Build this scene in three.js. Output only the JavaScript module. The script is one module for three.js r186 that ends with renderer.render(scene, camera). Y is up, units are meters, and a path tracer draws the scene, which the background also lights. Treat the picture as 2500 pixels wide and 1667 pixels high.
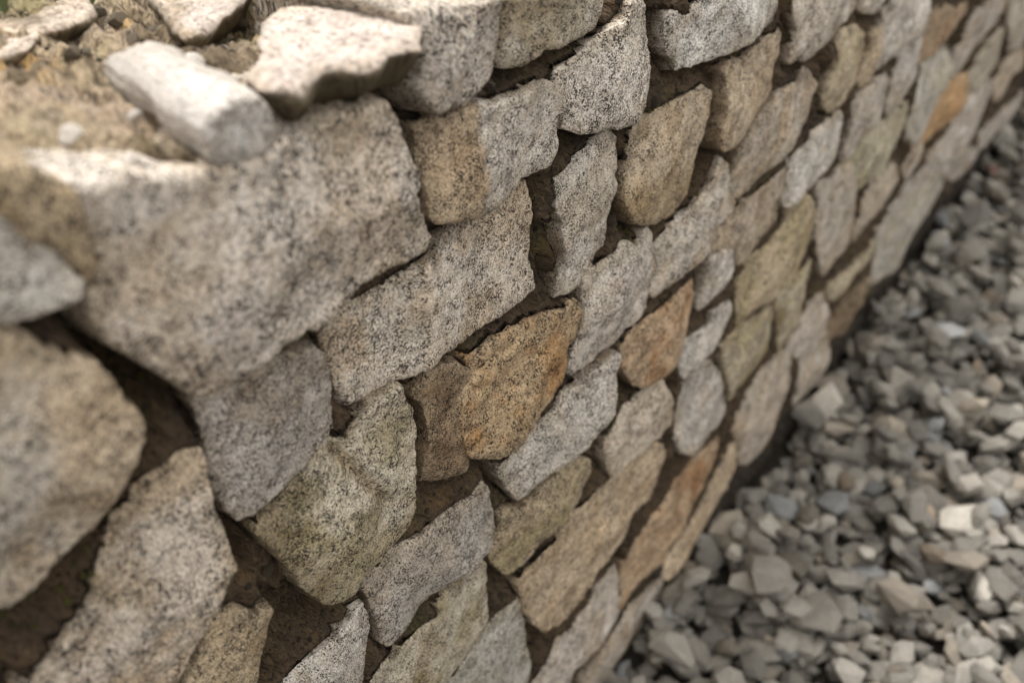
import * as THREE from 'three';
import { ImprovedNoise } from 'three/addons/math/ImprovedNoise.js';
import { ConvexGeometry } from 'three/addons/geometries/ConvexGeometry.js';
import { mergeGeometries, toCreasedNormals } from 'three/addons/utils/BufferGeometryUtils.js';

// ------------------------------------------------------------------ camera, sky, sun, exposure
const scene = new THREE.Scene();
const camera = new THREE.PerspectiveCamera(39.84, 1024 / 682, 0.02, 600);
camera.position.set(0, 1.05, 0.33);
camera.up.set(0, 1, 0);
camera.lookAt(0.62273, 1.05 - 0.61916, 0.33 - 0.47838);
camera.focus = 0.65;
camera.userData.fStop = 4.2;
scene.add(camera);

const SUN_DIR = new THREE.Vector3(0.15, 1.0, -0.3).normalize();
{ // bright, even cloud cover
  const w = 64, h = 32, d = new Float32Array(w * h * 4);
  for (let j = 0; j < h; j++) for (let i = 0; i < w; i++) {
    const el = Math.sin(((j + 0.5) / h - 0.5) * Math.PI), k = (j * w + i) * 4;
    const L = el > 0 ? 0.30 + 0.80 * el : 0.08;
    d[k] = L * 1.0; d[k + 1] = L * 0.975; d[k + 2] = L * 0.945; d[k + 3] = 1;
  }
  const sky = new THREE.DataTexture(d, w, h, THREE.RGBAFormat, THREE.FloatType);
  sky.mapping = THREE.EquirectangularReflectionMapping; sky.magFilter = THREE.LinearFilter; sky.minFilter = THREE.LinearFilter; sky.needsUpdate = true;
  scene.background = sky; scene.environment = sky;
}
const sun = new THREE.DirectionalLight(new THREE.Color(1, 0.97, 0.94), 2.0);
sun.position.copy(SUN_DIR).multiplyScalar(12).add(new THREE.Vector3(1, 0, 0));
sun.target.position.set(1, 0, 0);
sun.castShadow = true; sun.shadow.radius = 24; sun.shadow.mapSize.set(4096, 4096);
Object.assign(sun.shadow.camera, { left: -4, right: 4, top: 4, bottom: -4, near: 1, far: 30 });
scene.add(sun, sun.target);

const renderer = new THREE.WebGLRenderer({ antialias: true });
renderer.setSize(1024, 682);
renderer.toneMapping = THREE.LinearToneMapping;
renderer.toneMappingExposure = 1.7;
renderer.shadowMap.enabled = true;
renderer.shadowMap.type = THREE.PCFSoftShadowMap;

// ------------------------------------------------------------------ helpers
function rng(seed) {
  let a = seed >>> 0;
  return () => { a = (a + 0x6d2b79f5) >>> 0; let t = Math.imul(a ^ (a >>> 15), 1 | a); t = (t + Math.imul(t ^ (t >>> 7), 61 | t)) ^ t; return ((t ^ (t >>> 14)) >>> 0) / 4294967296; };
}
const PN = new ImprovedNoise();
const noise = (x, y, z) => PN.noise(x + 137.2, y + 91.7, z + 53.1);
function fbm(x, y, z, oct = 4) { let s = 0, a = 0.5; for (let i = 0; i < oct; i++) { s += a * noise(x, y, z); x = x * 2.03 + 11.3; y = y * 2.03 + 5.7; z = z * 2.03 + 3.1; a *= 0.5; } return s; }
const hash = (n) => { const t = Math.sin(n * 12.9898 + 4.1) * 43758.5453; return t - Math.floor(t); };
const clamp = (x, a = 0, b = 1) => Math.min(b, Math.max(a, x));
const smooth = (a, b, x) => { const t = clamp((x - a) / (b - a)); return t * t * (3 - 2 * t); };
const mix = (a, b, t) => a + (b - a) * t;
const mix3 = (a, b, t) => [mix(a[0], b[0], t), mix(a[1], b[1], t), mix(a[2], b[2], t)];

function shade(mesh) { mesh.castShadow = true; mesh.receiveShadow = true; return mesh; }
const counts = {};
function numbered(name) { const n = (counts[name] = (counts[name] ?? -1) + 1); return n ? name + '_' + String(n).padStart(3, '0') : name; }
function tag(o, label, category, kind) { o.userData = { ...o.userData, label, category }; if (kind) o.userData.kind = kind; return o; }

// ------------------------------------------------------------------ procedural textures
const toSRGB = (v) => Math.round(255 * (v <= 0.0031308 ? 12.92 * v : 1.055 * Math.pow(clamp(v), 1 / 2.4) - 0.055));
function dataTex(n, fill, srgb) {
  const d = new Uint8Array(n * n * 4);
  for (let j = 0; j < n; j++) for (let i = 0; i < n; i++) {
    const c = fill(i, j), k = (j * n + i) * 4;
    if (srgb) { d[k] = toSRGB(c[0]); d[k + 1] = toSRGB(c[1]); d[k + 2] = toSRGB(c[2]); }
    else { d[k] = d[k + 1] = d[k + 2] = Math.round(255 * clamp(c)); }
    d[k + 3] = 255;
  }
  const t = new THREE.DataTexture(d, n, n, THREE.RGBAFormat);
  t.wrapS = t.wrapT = THREE.RepeatWrapping; t.magFilter = THREE.LinearFilter; t.minFilter = THREE.LinearMipmapLinearFilter; t.generateMipmaps = true;
  if (srgb) t.colorSpace = THREE.SRGBColorSpace;
  t.needsUpdate = true;
  return t;
}
function tileNoise(n, cells, R) { // smooth tileable value noise, n x n in 0..1
  const g = Float32Array.from({ length: cells * cells }, () => R()), o = new Float32Array(n * n);
  for (let j = 0; j < n; j++) for (let i = 0; i < n; i++) {
    const x = (i / n) * cells, y = (j / n) * cells, x0 = Math.floor(x), y0 = Math.floor(y), fx = smooth(0, 1, x - x0), fy = smooth(0, 1, y - y0);
    const G = (a, b) => g[(b % cells) * cells + (a % cells)];
    o[j * n + i] = mix(mix(G(x0, y0), G(x0 + 1, y0), fx), mix(G(x0, y0 + 1), G(x0 + 1, y0 + 1), fx), fy);
  }
  return o;
}
// granite: Voronoi grains of feldspar, quartz and mica, clustered by low-frequency noise
function graniteMaps(seed, n, cells, pal) {
  const R = rng(seed), pts = [], lo = tileNoise(n, 26, R), lo2 = tileNoise(n, 75, R), fine = tileNoise(n, 256, R), fine2 = tileNoise(n, 512, R);
  for (let j = 0; j < cells; j++) for (let i = 0; i < cells; i++) {
    const r = R(), px = i + R(), py = j + R(), q = Math.floor((py / cells) * n) % n * n + Math.floor((px / cells) * n) % n;
    const dark = 0.145 + 0.34 * (lo[q] - 0.5) + 0.46 * (lo2[q] - 0.5), v = R();
    const m = r < dark ? 0 : r < dark + 0.28 ? 1 : r < dark + 0.42 ? 3 : 2;
    pts.push([px, py, m, v]);
  }
  const idx = new Uint16Array(n * n), col = new Float32Array(n * n * 3), hgt = new Float32Array(n * n);
  for (let j = 0; j < n; j++) for (let i = 0; i < n; i++) {
    const x = (i / n) * cells + 0.9 * (fine[j * n + i] - 0.5), y = (j / n) * cells + 0.9 * (fine[((j + 311) % n) * n + i] - 0.5), cx = Math.floor(x), cy = Math.floor(y);
    let b = 9, b2 = 9, bp = null;
    for (let dj = -1; dj <= 1; dj++) for (let di = -1; di <= 1; di++) {
      const gx = (cx + di + cells) % cells, gy = (cy + dj + cells) % cells, p = pts[gy * cells + gx];
      const ddx = p[0] - gx + cx + di - x, ddy = p[1] - gy + cy + dj - y, d = ddx * ddx + ddy * ddy;
      if (d < b) { b2 = b; b = d; bp = p; } else if (d < b2) b2 = d;
    }
    const k = j * n + i, e = clamp((Math.sqrt(b2) - Math.sqrt(b)) * 2.2), c = pal[bp[2]], f = (0.80 + 0.36 * bp[3]) * (0.86 + 0.28 * fine2[k]) * (0.82 + 0.18 * e);
    for (let q = 0; q < 3; q++) col[k * 3 + q] = c[q] * f;
    hgt[k] = 0.45 * [0.35, 0.7, 0.75, 0.65][bp[2]] + 0.25 * bp[3] * e + 0.18 * fine[k] + 0.12 * lo2[k];
  }
  return [dataTex(n, (i, j) => { const k = (j * n + i) * 3; return [col[k], col[k + 1], col[k + 2]]; }, true), dataTex(n, (i, j) => hgt[j * n + i], false)];
}
const GRANITE_SIZE = 0.45; // metres across one repeat
const [graniteMap, graniteBump] = graniteMaps(11, 1536, 390, [[0.075, 0.068, 0.061], [0.38, 0.367, 0.348], [0.84, 0.815, 0.78], [0.60, 0.535, 0.47]]);
const [paleMap, paleBump] = graniteMaps(23, 1024, 230, [[0.36, 0.33, 0.30], [0.60, 0.57, 0.545], [0.76, 0.74, 0.715], [0.70, 0.64, 0.59]]);
const paleMaterial = new THREE.MeshStandardMaterial({ map: paleMap, bumpMap: paleBump, bumpScale: 0.0008, roughness: 0.88, vertexColors: true });
const stoneMaterial = new THREE.MeshStandardMaterial({ map: graniteMap, bumpMap: graniteBump, bumpScale: 0.0008, roughness: 0.86, vertexColors: true });
const [mortarMap, mortarBump] = (() => {
  const n = 1024, R = rng(5), a = tileNoise(n, 512, R), b = tileNoise(n, 200, R), c = tileNoise(n, 60, R), e = tileNoise(n, 16, R);
  const f = (k) => 0.34 * a[k] + 0.32 * b[k] + 0.2 * c[k] + 0.14 * e[k];
  return [dataTex(n, (i, j) => { const k = j * n + i, g = f(k), s = a[k] > 0.92 ? 3.6 : a[k] < 0.14 ? 0.35 : 1, v = (0.35 + 1.15 * g) * s * 0.62; return [v, v * (0.96 - 0.06 * e[k]), v * (0.9 - 0.12 * c[k])]; }, true), dataTex(n, (i, j) => f(j * n + i), false)];
})();
const mortarMaterial = new THREE.MeshStandardMaterial({ map: mortarMap, bumpMap: mortarBump, bumpScale: 0.005, roughness: 0.97, vertexColors: true });
const [gravelMap, gravelBump] = (() => {
  const n = 512, R = rng(9), a = tileNoise(n, 256, R), b = tileNoise(n, 70, R), c = tileNoise(n, 14, R);
  return [dataTex(n, (i, j) => { const k = j * n + i, v = 0.72 + 0.22 * a[k] + 0.14 * b[k] + 0.2 * (c[k] - 0.5); return [v, v * (0.985 + 0.02 * c[k]), v * (0.95 + 0.05 * b[k])]; }, true), dataTex(n, (i, j) => 0.4 * a[j * n + i] + 0.6 * b[j * n + i], false)];
})();
const gravelMaterial = new THREE.MeshStandardMaterial({ map: gravelMap, bumpMap: gravelBump, bumpScale: 0.0006, roughness: 0.88, color: 0xffffff });

// ------------------------------------------------------------------ ground level: the gravel rises gently along the wall
const groundY = (x) => 0.07 * (clamp(x, -3, 6) - 1.4);

// ------------------------------------------------------------------ stone slabs: outline in (u, v), relief along w
const TONES = { // tint, stain tint, stain amount
  grey: [[1.0, 0.94, 0.87], [0.70, 0.54, 0.36], 0.55], light: [[1.12, 1.08, 1.02], [0.84, 0.73, 0.56], 0.35], white: [[1.28, 1.26, 1.22], [0.95, 0.88, 0.74], 0.2], oblong: [[0.82, 0.81, 0.80], [0.9, 0.86, 0.8], 0.2],
  dark: [[0.86, 0.83, 0.81], [0.62, 0.54, 0.42], 0.4], darkgrey: [[0.72, 0.68, 0.64], [0.62, 0.5, 0.34], 0.4],
  tan: [[1.02, 0.86, 0.66], [0.78, 0.58, 0.36], 0.5], tangrey: [[0.94, 0.84, 0.72], [0.8, 0.64, 0.42], 0.5], greytan: [[1.0, 0.92, 0.82], [0.84, 0.63, 0.39], 0.65],
  ochre: [[0.88, 0.71, 0.51], [0.66, 0.46, 0.27], 0.5], olivetan: [[0.92, 0.80, 0.60], [0.62, 0.54, 0.27], 0.6], olive: [[0.88, 0.81, 0.63], [0.58, 0.49, 0.25], 0.7], olivegrey: [[0.88, 0.82, 0.68], [0.54, 0.465, 0.27], 0.8],
  greyolive: [[0.95, 0.91, 0.82], [0.66, 0.57, 0.37], 0.55], greygreen: [[0.80, 0.79, 0.74], [0.58, 0.54, 0.38], 0.45], browntan: [[0.82, 0.68, 0.48], [0.6, 0.44, 0.24], 0.5],
  brown: [[0.52, 0.39, 0.26], [0.34, 0.24, 0.14], 0.6], olivebrown: [[0.80, 0.66, 0.46], [0.60, 0.52, 0.24], 0.65], rust: [[0.84, 0.64, 0.44], [0.60, 0.32, 0.14], 0.85],
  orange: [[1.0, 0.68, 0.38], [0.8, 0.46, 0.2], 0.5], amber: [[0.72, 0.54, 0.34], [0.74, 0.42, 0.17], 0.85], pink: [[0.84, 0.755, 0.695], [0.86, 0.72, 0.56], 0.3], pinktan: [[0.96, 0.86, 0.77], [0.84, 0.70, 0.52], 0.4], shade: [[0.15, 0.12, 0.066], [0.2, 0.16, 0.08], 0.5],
};
const FRAMES = { wall: (u, v, w) => [u, v, w], top: (u, v, w) => [u, w, -v] };
function slab(poly, { front, depth, step, tone, seed, frame = 'wall', bevel = 0.0019, relief = 0.65, sideTone, taper = 0.004, ridge, groove, split, rag = 1, tilt = 0.21, grow = 0.0004, bedded = false }) {
  const R = rng(seed * 7919 + 13), sx = seed * 3.71;
  let area = 0;
  for (let i = 0; i < poly.length; i++) { const a = poly[i], b = poly[(i + 1) % poly.length]; area += a[0] * b[1] - b[0] * a[1]; }
  if (area < 0) poly = poly.slice().reverse();
  // ragged outline
  const out = [];
  for (let i = 0; i < poly.length; i++) {
    const a = poly[i], b = poly[(i + 1) % poly.length], L = Math.hypot(b[0] - a[0], b[1] - a[1]), n = Math.max(1, Math.round(L / (step * 0.8)));
    for (let k = 0; k < n; k++) {
      const x = mix(a[0], b[0], k / n), y = mix(a[1], b[1], k / n), nx = (b[1] - a[1]) / L, ny = -(b[0] - a[0]) / L;
      const q = grow + rag * (0.0032 * fbm(x * 60, y * 60, sx, 3) + 0.0014 * noise(x * 330, y * 330, sx + 4));
      out.push([x + nx * q, y + ny * q]);
    }
  }
  const N = out.length;
  let x0 = 1e9, x1 = -1e9, y0 = 1e9, y1 = -1e9;
  for (const p of out) { x0 = Math.min(x0, p[0]); x1 = Math.max(x1, p[0]); y0 = Math.min(y0, p[1]); y1 = Math.max(y1, p[1]); }
  const near = (x, y) => { // distance, closest point
    let best = 1e9, bx = 0, by = 0;
    for (let i = 0, j = N - 1; i < N; j = i++) {
      const ax = out[j][0], ay = out[j][1], dx = out[i][0] - ax, dy = out[i][1] - ay, t = clamp(((x - ax) * dx + (y - ay) * dy) / (dx * dx + dy * dy + 1e-18)), px = ax + dx * t, py = ay + dy * t, d = (x - px) ** 2 + (y - py) ** 2;
      if (d < best) { best = d; bx = px; by = py; }
    }
    return [Math.sqrt(best), bx, by];
  };
  const inside = (x, y) => { let c = false; for (let i = 0, j = N - 1; i < N; j = i++) { const a = out[i], b = out[j]; if ((a[1] > y) !== (b[1] > y) && x < ((b[0] - a[0]) * (y - a[1])) / (b[1] - a[1]) + a[0]) c = !c; } return c; };
  // grid of signed distances; cells that the outline crosses are cut along it
  const nx = Math.ceil((x1 - x0) / step) + 3, ny = Math.ceil((y1 - y0) / step) + 3, sd = new Float32Array(nx * ny), gx = [], gy = [], gd = [], id = [], slot = new Map();
  for (let j = 0; j < ny; j++) for (let i = 0; i < nx; i++) { const x = x0 + (i - 1) * step, y = y0 + (j - 1) * step, d = Math.max(1e-6, near(x, y)[0]); sd[j * nx + i] = inside(x, y) ? d : -d; }
  const put = (key, x, y, d) => { let k = slot.get(key); if (k === undefined) { k = gx.length; slot.set(key, k); gx.push(x); gy.push(y); gd.push(d); id.push(-1); } return k; };
  const corner = (i, j) => { const k = j * nx + i, q = sd[k] > 1.2 * step ? 0.34 * step : 0; return put(k * 3, x0 + (i - 1) * step + (hash(k) - 0.5) * q, y0 + (j - 1) * step + (hash(k + 7) - 0.5) * q, sd[k]); };
  const cut = (i, j, p, q) => { // crossing on the edge between grid points (i, j) and (p, q)
    if (p < i || q < j) { [i, p] = [p, i]; [j, q] = [q, j]; }
    const a = sd[j * nx + i], b = sd[q * nx + p], t = clamp(a / (a - b), 0.04, 0.96), h = q === j;
    return put((j * nx + i) * 3 + (h ? 1 : 2), x0 + (i - 1 + (h ? t : 0)) * step, y0 + (j - 1 + (h ? 0 : t)) * step, 0);
  };
  // facets of the split face
  const cx = (x0 + x1) / 2, cy = (y0 + y1) / 2, planes = [];
  for (let i = 0; i < 4; i++) planes.push([(R() - 0.5) * 2 * tilt, (R() - 0.5) * 2 * tilt, R() * 0.004]);
  const size = Math.min(x1 - x0, y1 - y0);
  const height = (x, y, d) => {
    let f = 1e9;
    for (const p of planes) f = Math.min(f, p[0] * (x - cx) + p[1] * (y - cy) + p[2]);
    let h = front + clamp(f, -0.008, 0.008);
    h += relief * (0.0045 * fbm(x * 17, y * 17, sx, 2) + 0.0034 * fbm(x * 55, y * 55, sx + 7, 3) + 0.0013 * noise(x * 240, y * 240, sx));
    h -= relief * 0.0035 * smooth(0.05, 0.0, Math.abs(fbm(x * 13, y * 13, sx + 44, 3))) * smooth(-0.1, 0.2, noise(x * 9, y * 9, sx + 50));
    if (ridge) { const s = (x - ridge[0]) - (y - ridge[1]) * ridge[2]; h += s > 0 ? -0.16 * Math.min(s, 0.06) : 0.34 * Math.max(s, -0.026) - 0.0025 * smooth(0, -0.003, s); }
    if (groove) { const s = (x - groove[0]) - (y - groove[1]) * groove[2], t = smooth(groove[3], groove[3] + 0.02, y); h -= 0.006 * t * Math.exp(-((s / 0.0042) ** 2)); }
    const r = bevel * (0.65 + 0.7 * (fbm(x * 40, y * 40, sx + 20, 2) + 0.5)), t = 1 - clamp(d / r);
    h -= r * 0.8 * (1 - Math.sqrt(Math.max(0, 1 - t * t)));
    return h;
  };
  const T = TONES[tone], S2 = split && TONES[split.tone];
  const pos = [], uv = [], col = [], ind = [], u0 = R() * 5, v0 = R() * 5, us = 1.05 + 0.5 * R(), F = FRAMES[frame];
  const lot = [R(), R(), 0.9 + 0.2 * R(), 0.94 + 0.1 * R()]; // each stone its own share of stain, and its own tone
  const tint = (x, y, w, d) => {
    let c = [T[0][0] * lot[2], T[0][1] * lot[2] * (1 + lot[3]) / 2, T[0][2] * lot[2] * lot[3]], s = T[1], amt = T[2] * (0.75 + 0.5 * lot[0]);
    if (split) { const t = smooth(-split.soft, split.soft, split.fn(x, y) + split.soft * 2.5 * fbm(x * 45, y * 45, sx, 3)); c = mix3(c, S2[0], t); s = mix3(s, S2[1], t); amt = mix(amt, S2[2], t); }
    const m = smooth(-0.02, 0.2, fbm(x * 15, y * 15, sx + 30 + w * 10, 4)), m2 = smooth(0.02, 0.3, fbm(x * 48, y * 48, sx + 60, 3));
    c = mix3(c, s, clamp(amt * clamp(0.75 * m + 0.45 * m2)));
    const blot = smooth(0.1, 0.24, fbm(x * 21, y * 21, sx + 130, 4)), pale = smooth(0.14, 0.28, fbm(x * 33, y * 33, sx + 170, 3));
    c = mix3(c, [c[0] * 0.62, c[1] * 0.55, c[2] * 0.44], 0.75 * blot * lot[0]);
    c = mix3(c, [c[0] * 1.22, c[1] * 1.22, c[2] * 1.2], 0.6 * pale * lot[1]);
    const dirt = smooth(0.014, 0.0, d + 0.014 * fbm(x * 70, y * 70, sx + 90, 3)) * (0.4 + 0.4 * noise(x * 18, y * 18, sx + 100));
    c = mix3(c, [0.52, 0.43, 0.3], clamp(dirt, 0, 0.6));
    if (ridge) { const e = (x - ridge[0]) - (y - ridge[1]) * ridge[2] + 0.004 * fbm(x * 60, y * 60, sx, 2); c = mix3(c, [1.12, 0.96, 0.78], 0.75 * Math.exp(-(((e - 0.002) / 0.0035) ** 2))); }
    if (groove) { const e = (x - groove[0]) - (y - groove[1]) * groove[2]; c = mix3(c, [0.66, 0.54, 0.36], 0.85 * smooth(groove[3], groove[3] + 0.02, y) * Math.exp(-((e / 0.0042) ** 2))); }
    const g = 0.95 + 0.42 * fbm(x * 24, y * 24, sx + 80, 3);
    return [c[0] * g, c[1] * g, c[2] * g];
  };
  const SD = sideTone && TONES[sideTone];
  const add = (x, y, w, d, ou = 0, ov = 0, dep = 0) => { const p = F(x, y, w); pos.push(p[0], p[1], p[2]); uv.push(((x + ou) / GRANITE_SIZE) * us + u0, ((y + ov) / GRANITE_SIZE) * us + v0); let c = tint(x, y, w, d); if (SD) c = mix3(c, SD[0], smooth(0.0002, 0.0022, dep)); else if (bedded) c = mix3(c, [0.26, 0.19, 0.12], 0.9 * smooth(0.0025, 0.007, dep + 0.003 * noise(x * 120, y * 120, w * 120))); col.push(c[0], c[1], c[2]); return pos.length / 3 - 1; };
  const vert = (k) => (id[k] >= 0 ? id[k] : (id[k] = add(gx[k], gy[k], height(gx[k], gy[k], gd[k]), gd[k])));
  const edges = new Map(), tri = (a, b, c) => {
    const ar = (gx[b] - gx[a]) * (gy[c] - gy[a]) - (gx[c] - gx[a]) * (gy[b] - gy[a]);
    if (ar < -1e-9) return;
    ind.push(vert(a), vert(b), vert(c));
    for (const [p, q] of [[a, b], [b, c], [c, a]]) { const back = q * 1e6 + p; if (edges.has(back)) edges.delete(back); else edges.set(p * 1e6 + q, [p, q]); }
  };
  for (let j = 0; j < ny - 1; j++) for (let i = 0; i < nx - 1; i++) {
    const C = [[i, j], [i + 1, j], [i + 1, j + 1], [i, j + 1]], in_ = C.map(([p, q]) => sd[q * nx + p] > 0), loop = [];
    if (in_.every((v) => v)) { const [a, b, c, d] = C.map(([p, q]) => corner(p, q)); if ((i + j) % 2) { tri(a, b, c); tri(a, c, d); } else { tri(a, b, d); tri(b, c, d); } continue; }
    for (let k = 0; k < 4; k++) { const n = (k + 1) % 4; if (in_[k]) loop.push(corner(...C[k])); if (in_[k] !== in_[n]) loop.push(cut(...C[k], ...C[n])); }
    for (let k = 1; k + 1 < loop.length; k++) tri(loop[0], loop[k], loop[k + 1]);
  }
  // sides
  const nrm = new Map();
  for (const [p, q] of edges.values()) { const ex = gy[q] - gy[p], ey = -(gx[q] - gx[p]); for (const k of [p, q]) { const n = nrm.get(k) || [0, 0]; n[0] += ex; n[1] += ey; nrm.set(k, n); } }
  { const e = [...nrm.entries()].map(([k, n]) => [k, n[0], n[1]]); // smoothed outward directions
    for (const [k] of e) { let a = 0, b = 0; for (const [q, ex, ey] of e) { const d = (gx[q] - gx[k]) ** 2 + (gy[q] - gy[k]) ** 2, w = Math.exp(-d / (0.008 * 0.008)); if (w > 0.02) { a += ex * w; b += ey * w; } } nrm.set(k, [a, b]); } }
  const LV = 7, chain = new Map();
  const side = (k) => {
    if (chain.has(k)) return chain.get(k);
    const n = nrm.get(k), l = Math.hypot(n[0], n[1]) || 1, w0 = height(gx[k], gy[k], 0), list = [add(gx[k], gy[k], height(gx[k], gy[k], 0), 0.002)];
    for (let q = 1; q <= LV; q++) {
      const t = q / LV, w = mix(w0, front - depth, Math.pow(t, 1.3)), o = 0.0015 * Math.sin(Math.min(1, t * 2.5) * Math.PI * 0.5) - taper * t * t + 0.006 * Math.min(1, t * 3) * noise(gx[k] * 45, gy[k] * 45, w * 60 + sx);
      list.push(add(gx[k] + (n[0] / l) * o, gy[k] + (n[1] / l) * o, w, 0.004 * (1 - t), (n[0] / l) * (w0 - w), (n[1] / l) * (w0 - w), w0 - w));
    }
    chain.set(k, list); return list;
  };
  for (const [p, q] of edges.values()) { const A = side(p), B = side(q); for (let i = 0; i < LV; i++) ind.push(A[i], A[i + 1], B[i], B[i], A[i + 1], B[i + 1]); }
  const g = new THREE.BufferGeometry();
  g.setAttribute('position', new THREE.Float32BufferAttribute(pos, 3)); g.setAttribute('uv', new THREE.Float32BufferAttribute(uv, 2)); g.setAttribute('color', new THREE.Float32BufferAttribute(col, 3));
  g.setIndex(ind); g.computeVertexNormals();
  return g;
}
const pairs = (a) => { const p = []; for (let i = 0; i < a.length; i += 2) p.push([a[i], a[i + 1]]); return p; };

// angular lump cut by random planes from a sphere (gravel, boulders, pebbles)
function lump(seed, detail, cuts, round, rough = 0.04, crease = 0) {
  const g = new THREE.IcosahedronGeometry(1, detail), R = rng(seed), P = g.attributes.position, planes = [];
  g.deleteAttribute('normal');
  for (let i = 0; i < cuts; i++) { const z = R() * 2 - 1, a = R() * 6.2832, r = Math.sqrt(1 - z * z); planes.push([r * Math.cos(a), z, r * Math.sin(a), 0.48 + R() * 0.36]); }
  const v = new THREE.Vector3(), U = [];
  for (let i = 0; i < P.count; i++) {
    v.fromBufferAttribute(P, i).normalize();
    let s = 0;
    for (const p of planes) { const d = v.x * p[0] + v.y * p[1] + v.z * p[2]; if (d > 0.05) s += Math.pow(d / p[3], round); }
    s += 1;
    const r = Math.pow(s, -1 / round) * (1 + rough * fbm(v.x * 2.5 + seed, v.y * 2.5, v.z * 2.5, 3));
    P.setXYZ(i, v.x * r, v.y * r, v.z * r);
    U.push(v.x * 0.35 + v.z * 0.2 + 0.5, v.y * 0.35 + v.z * 0.25 + 0.5);
  }
  g.setAttribute('uv', new THREE.Float32BufferAttribute(U, 2));
  // weld for smooth shading of the softened facets
  const key = new Map(), np = [], nu = [], ix = [];
  for (let i = 0; i < P.count; i++) { const k = [P.getX(i), P.getY(i), P.getZ(i)].map((q) => Math.round(q * 1e4)).join(); let t = key.get(k); if (t === undefined) { t = np.length / 3; key.set(k, t); np.push(P.getX(i), P.getY(i), P.getZ(i)); nu.push(U[2 * i], U[2 * i + 1]); } ix.push(t); }
  const o = new THREE.BufferGeometry();
  o.setAttribute('position', new THREE.Float32BufferAttribute(np, 3)); o.setAttribute('uv', new THREE.Float32BufferAttribute(nu, 2)); o.setIndex(ix); o.computeVertexNormals();
  return crease ? toCreasedNormals(o, crease) : o;
}
function chip(seed) { // crushed stone: the hull of a few points
  const R = rng(seed), pts = [], n = 11 + Math.floor(R() * 7);
  for (let i = 0; i < n; i++) { const z = 1 - (2 * (i + 0.2 + 0.6 * R())) / n, a = i * 2.39996 + (R() - 0.5) * 1.1, r = Math.sqrt(1 - z * z), q = 0.84 + 0.28 * R(); pts.push(new THREE.Vector3(r * Math.cos(a) * q, z * q, r * Math.sin(a) * q)); }
  const g = new ConvexGeometry(pts), P = g.attributes.position, N = g.attributes.normal, U = [];
  for (let i = 0; i < P.count; i++) { const x = Math.abs(N.getX(i)), y = Math.abs(N.getY(i)), z = Math.abs(N.getZ(i)); U.push(...(y >= x && y >= z ? [P.getX(i), P.getZ(i)] : x >= z ? [P.getY(i), P.getZ(i)] : [P.getX(i), P.getY(i)]).map((q) => q * 0.35 + seed * 0.37)); }
  g.setAttribute('uv', new THREE.Float32BufferAttribute(U, 2));
  return g;
}
function tinted(g, fn) { const P = g.attributes.position, c = []; for (let i = 0; i < P.count; i++) c.push(...fn(P.getX(i), P.getY(i), P.getZ(i))); g.setAttribute('color', new THREE.Float32BufferAttribute(c, 3)); return g; }

// ------------------------------------------------------------------ the wall
const wall = new THREE.Group(); wall.name = 'stone_wall'; scene.add(wall);
tag(wall, 'rough granite rubble wall with recessed brown mortar rising beside grey gravel', 'wall');
const addStone = (g, label, name = 'stone') => { const s = shade(new THREE.Mesh(g, stoneMaterial)); s.name = numbered(name); if (label) s.userData.label = label; wall.add(s); return s; };

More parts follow.
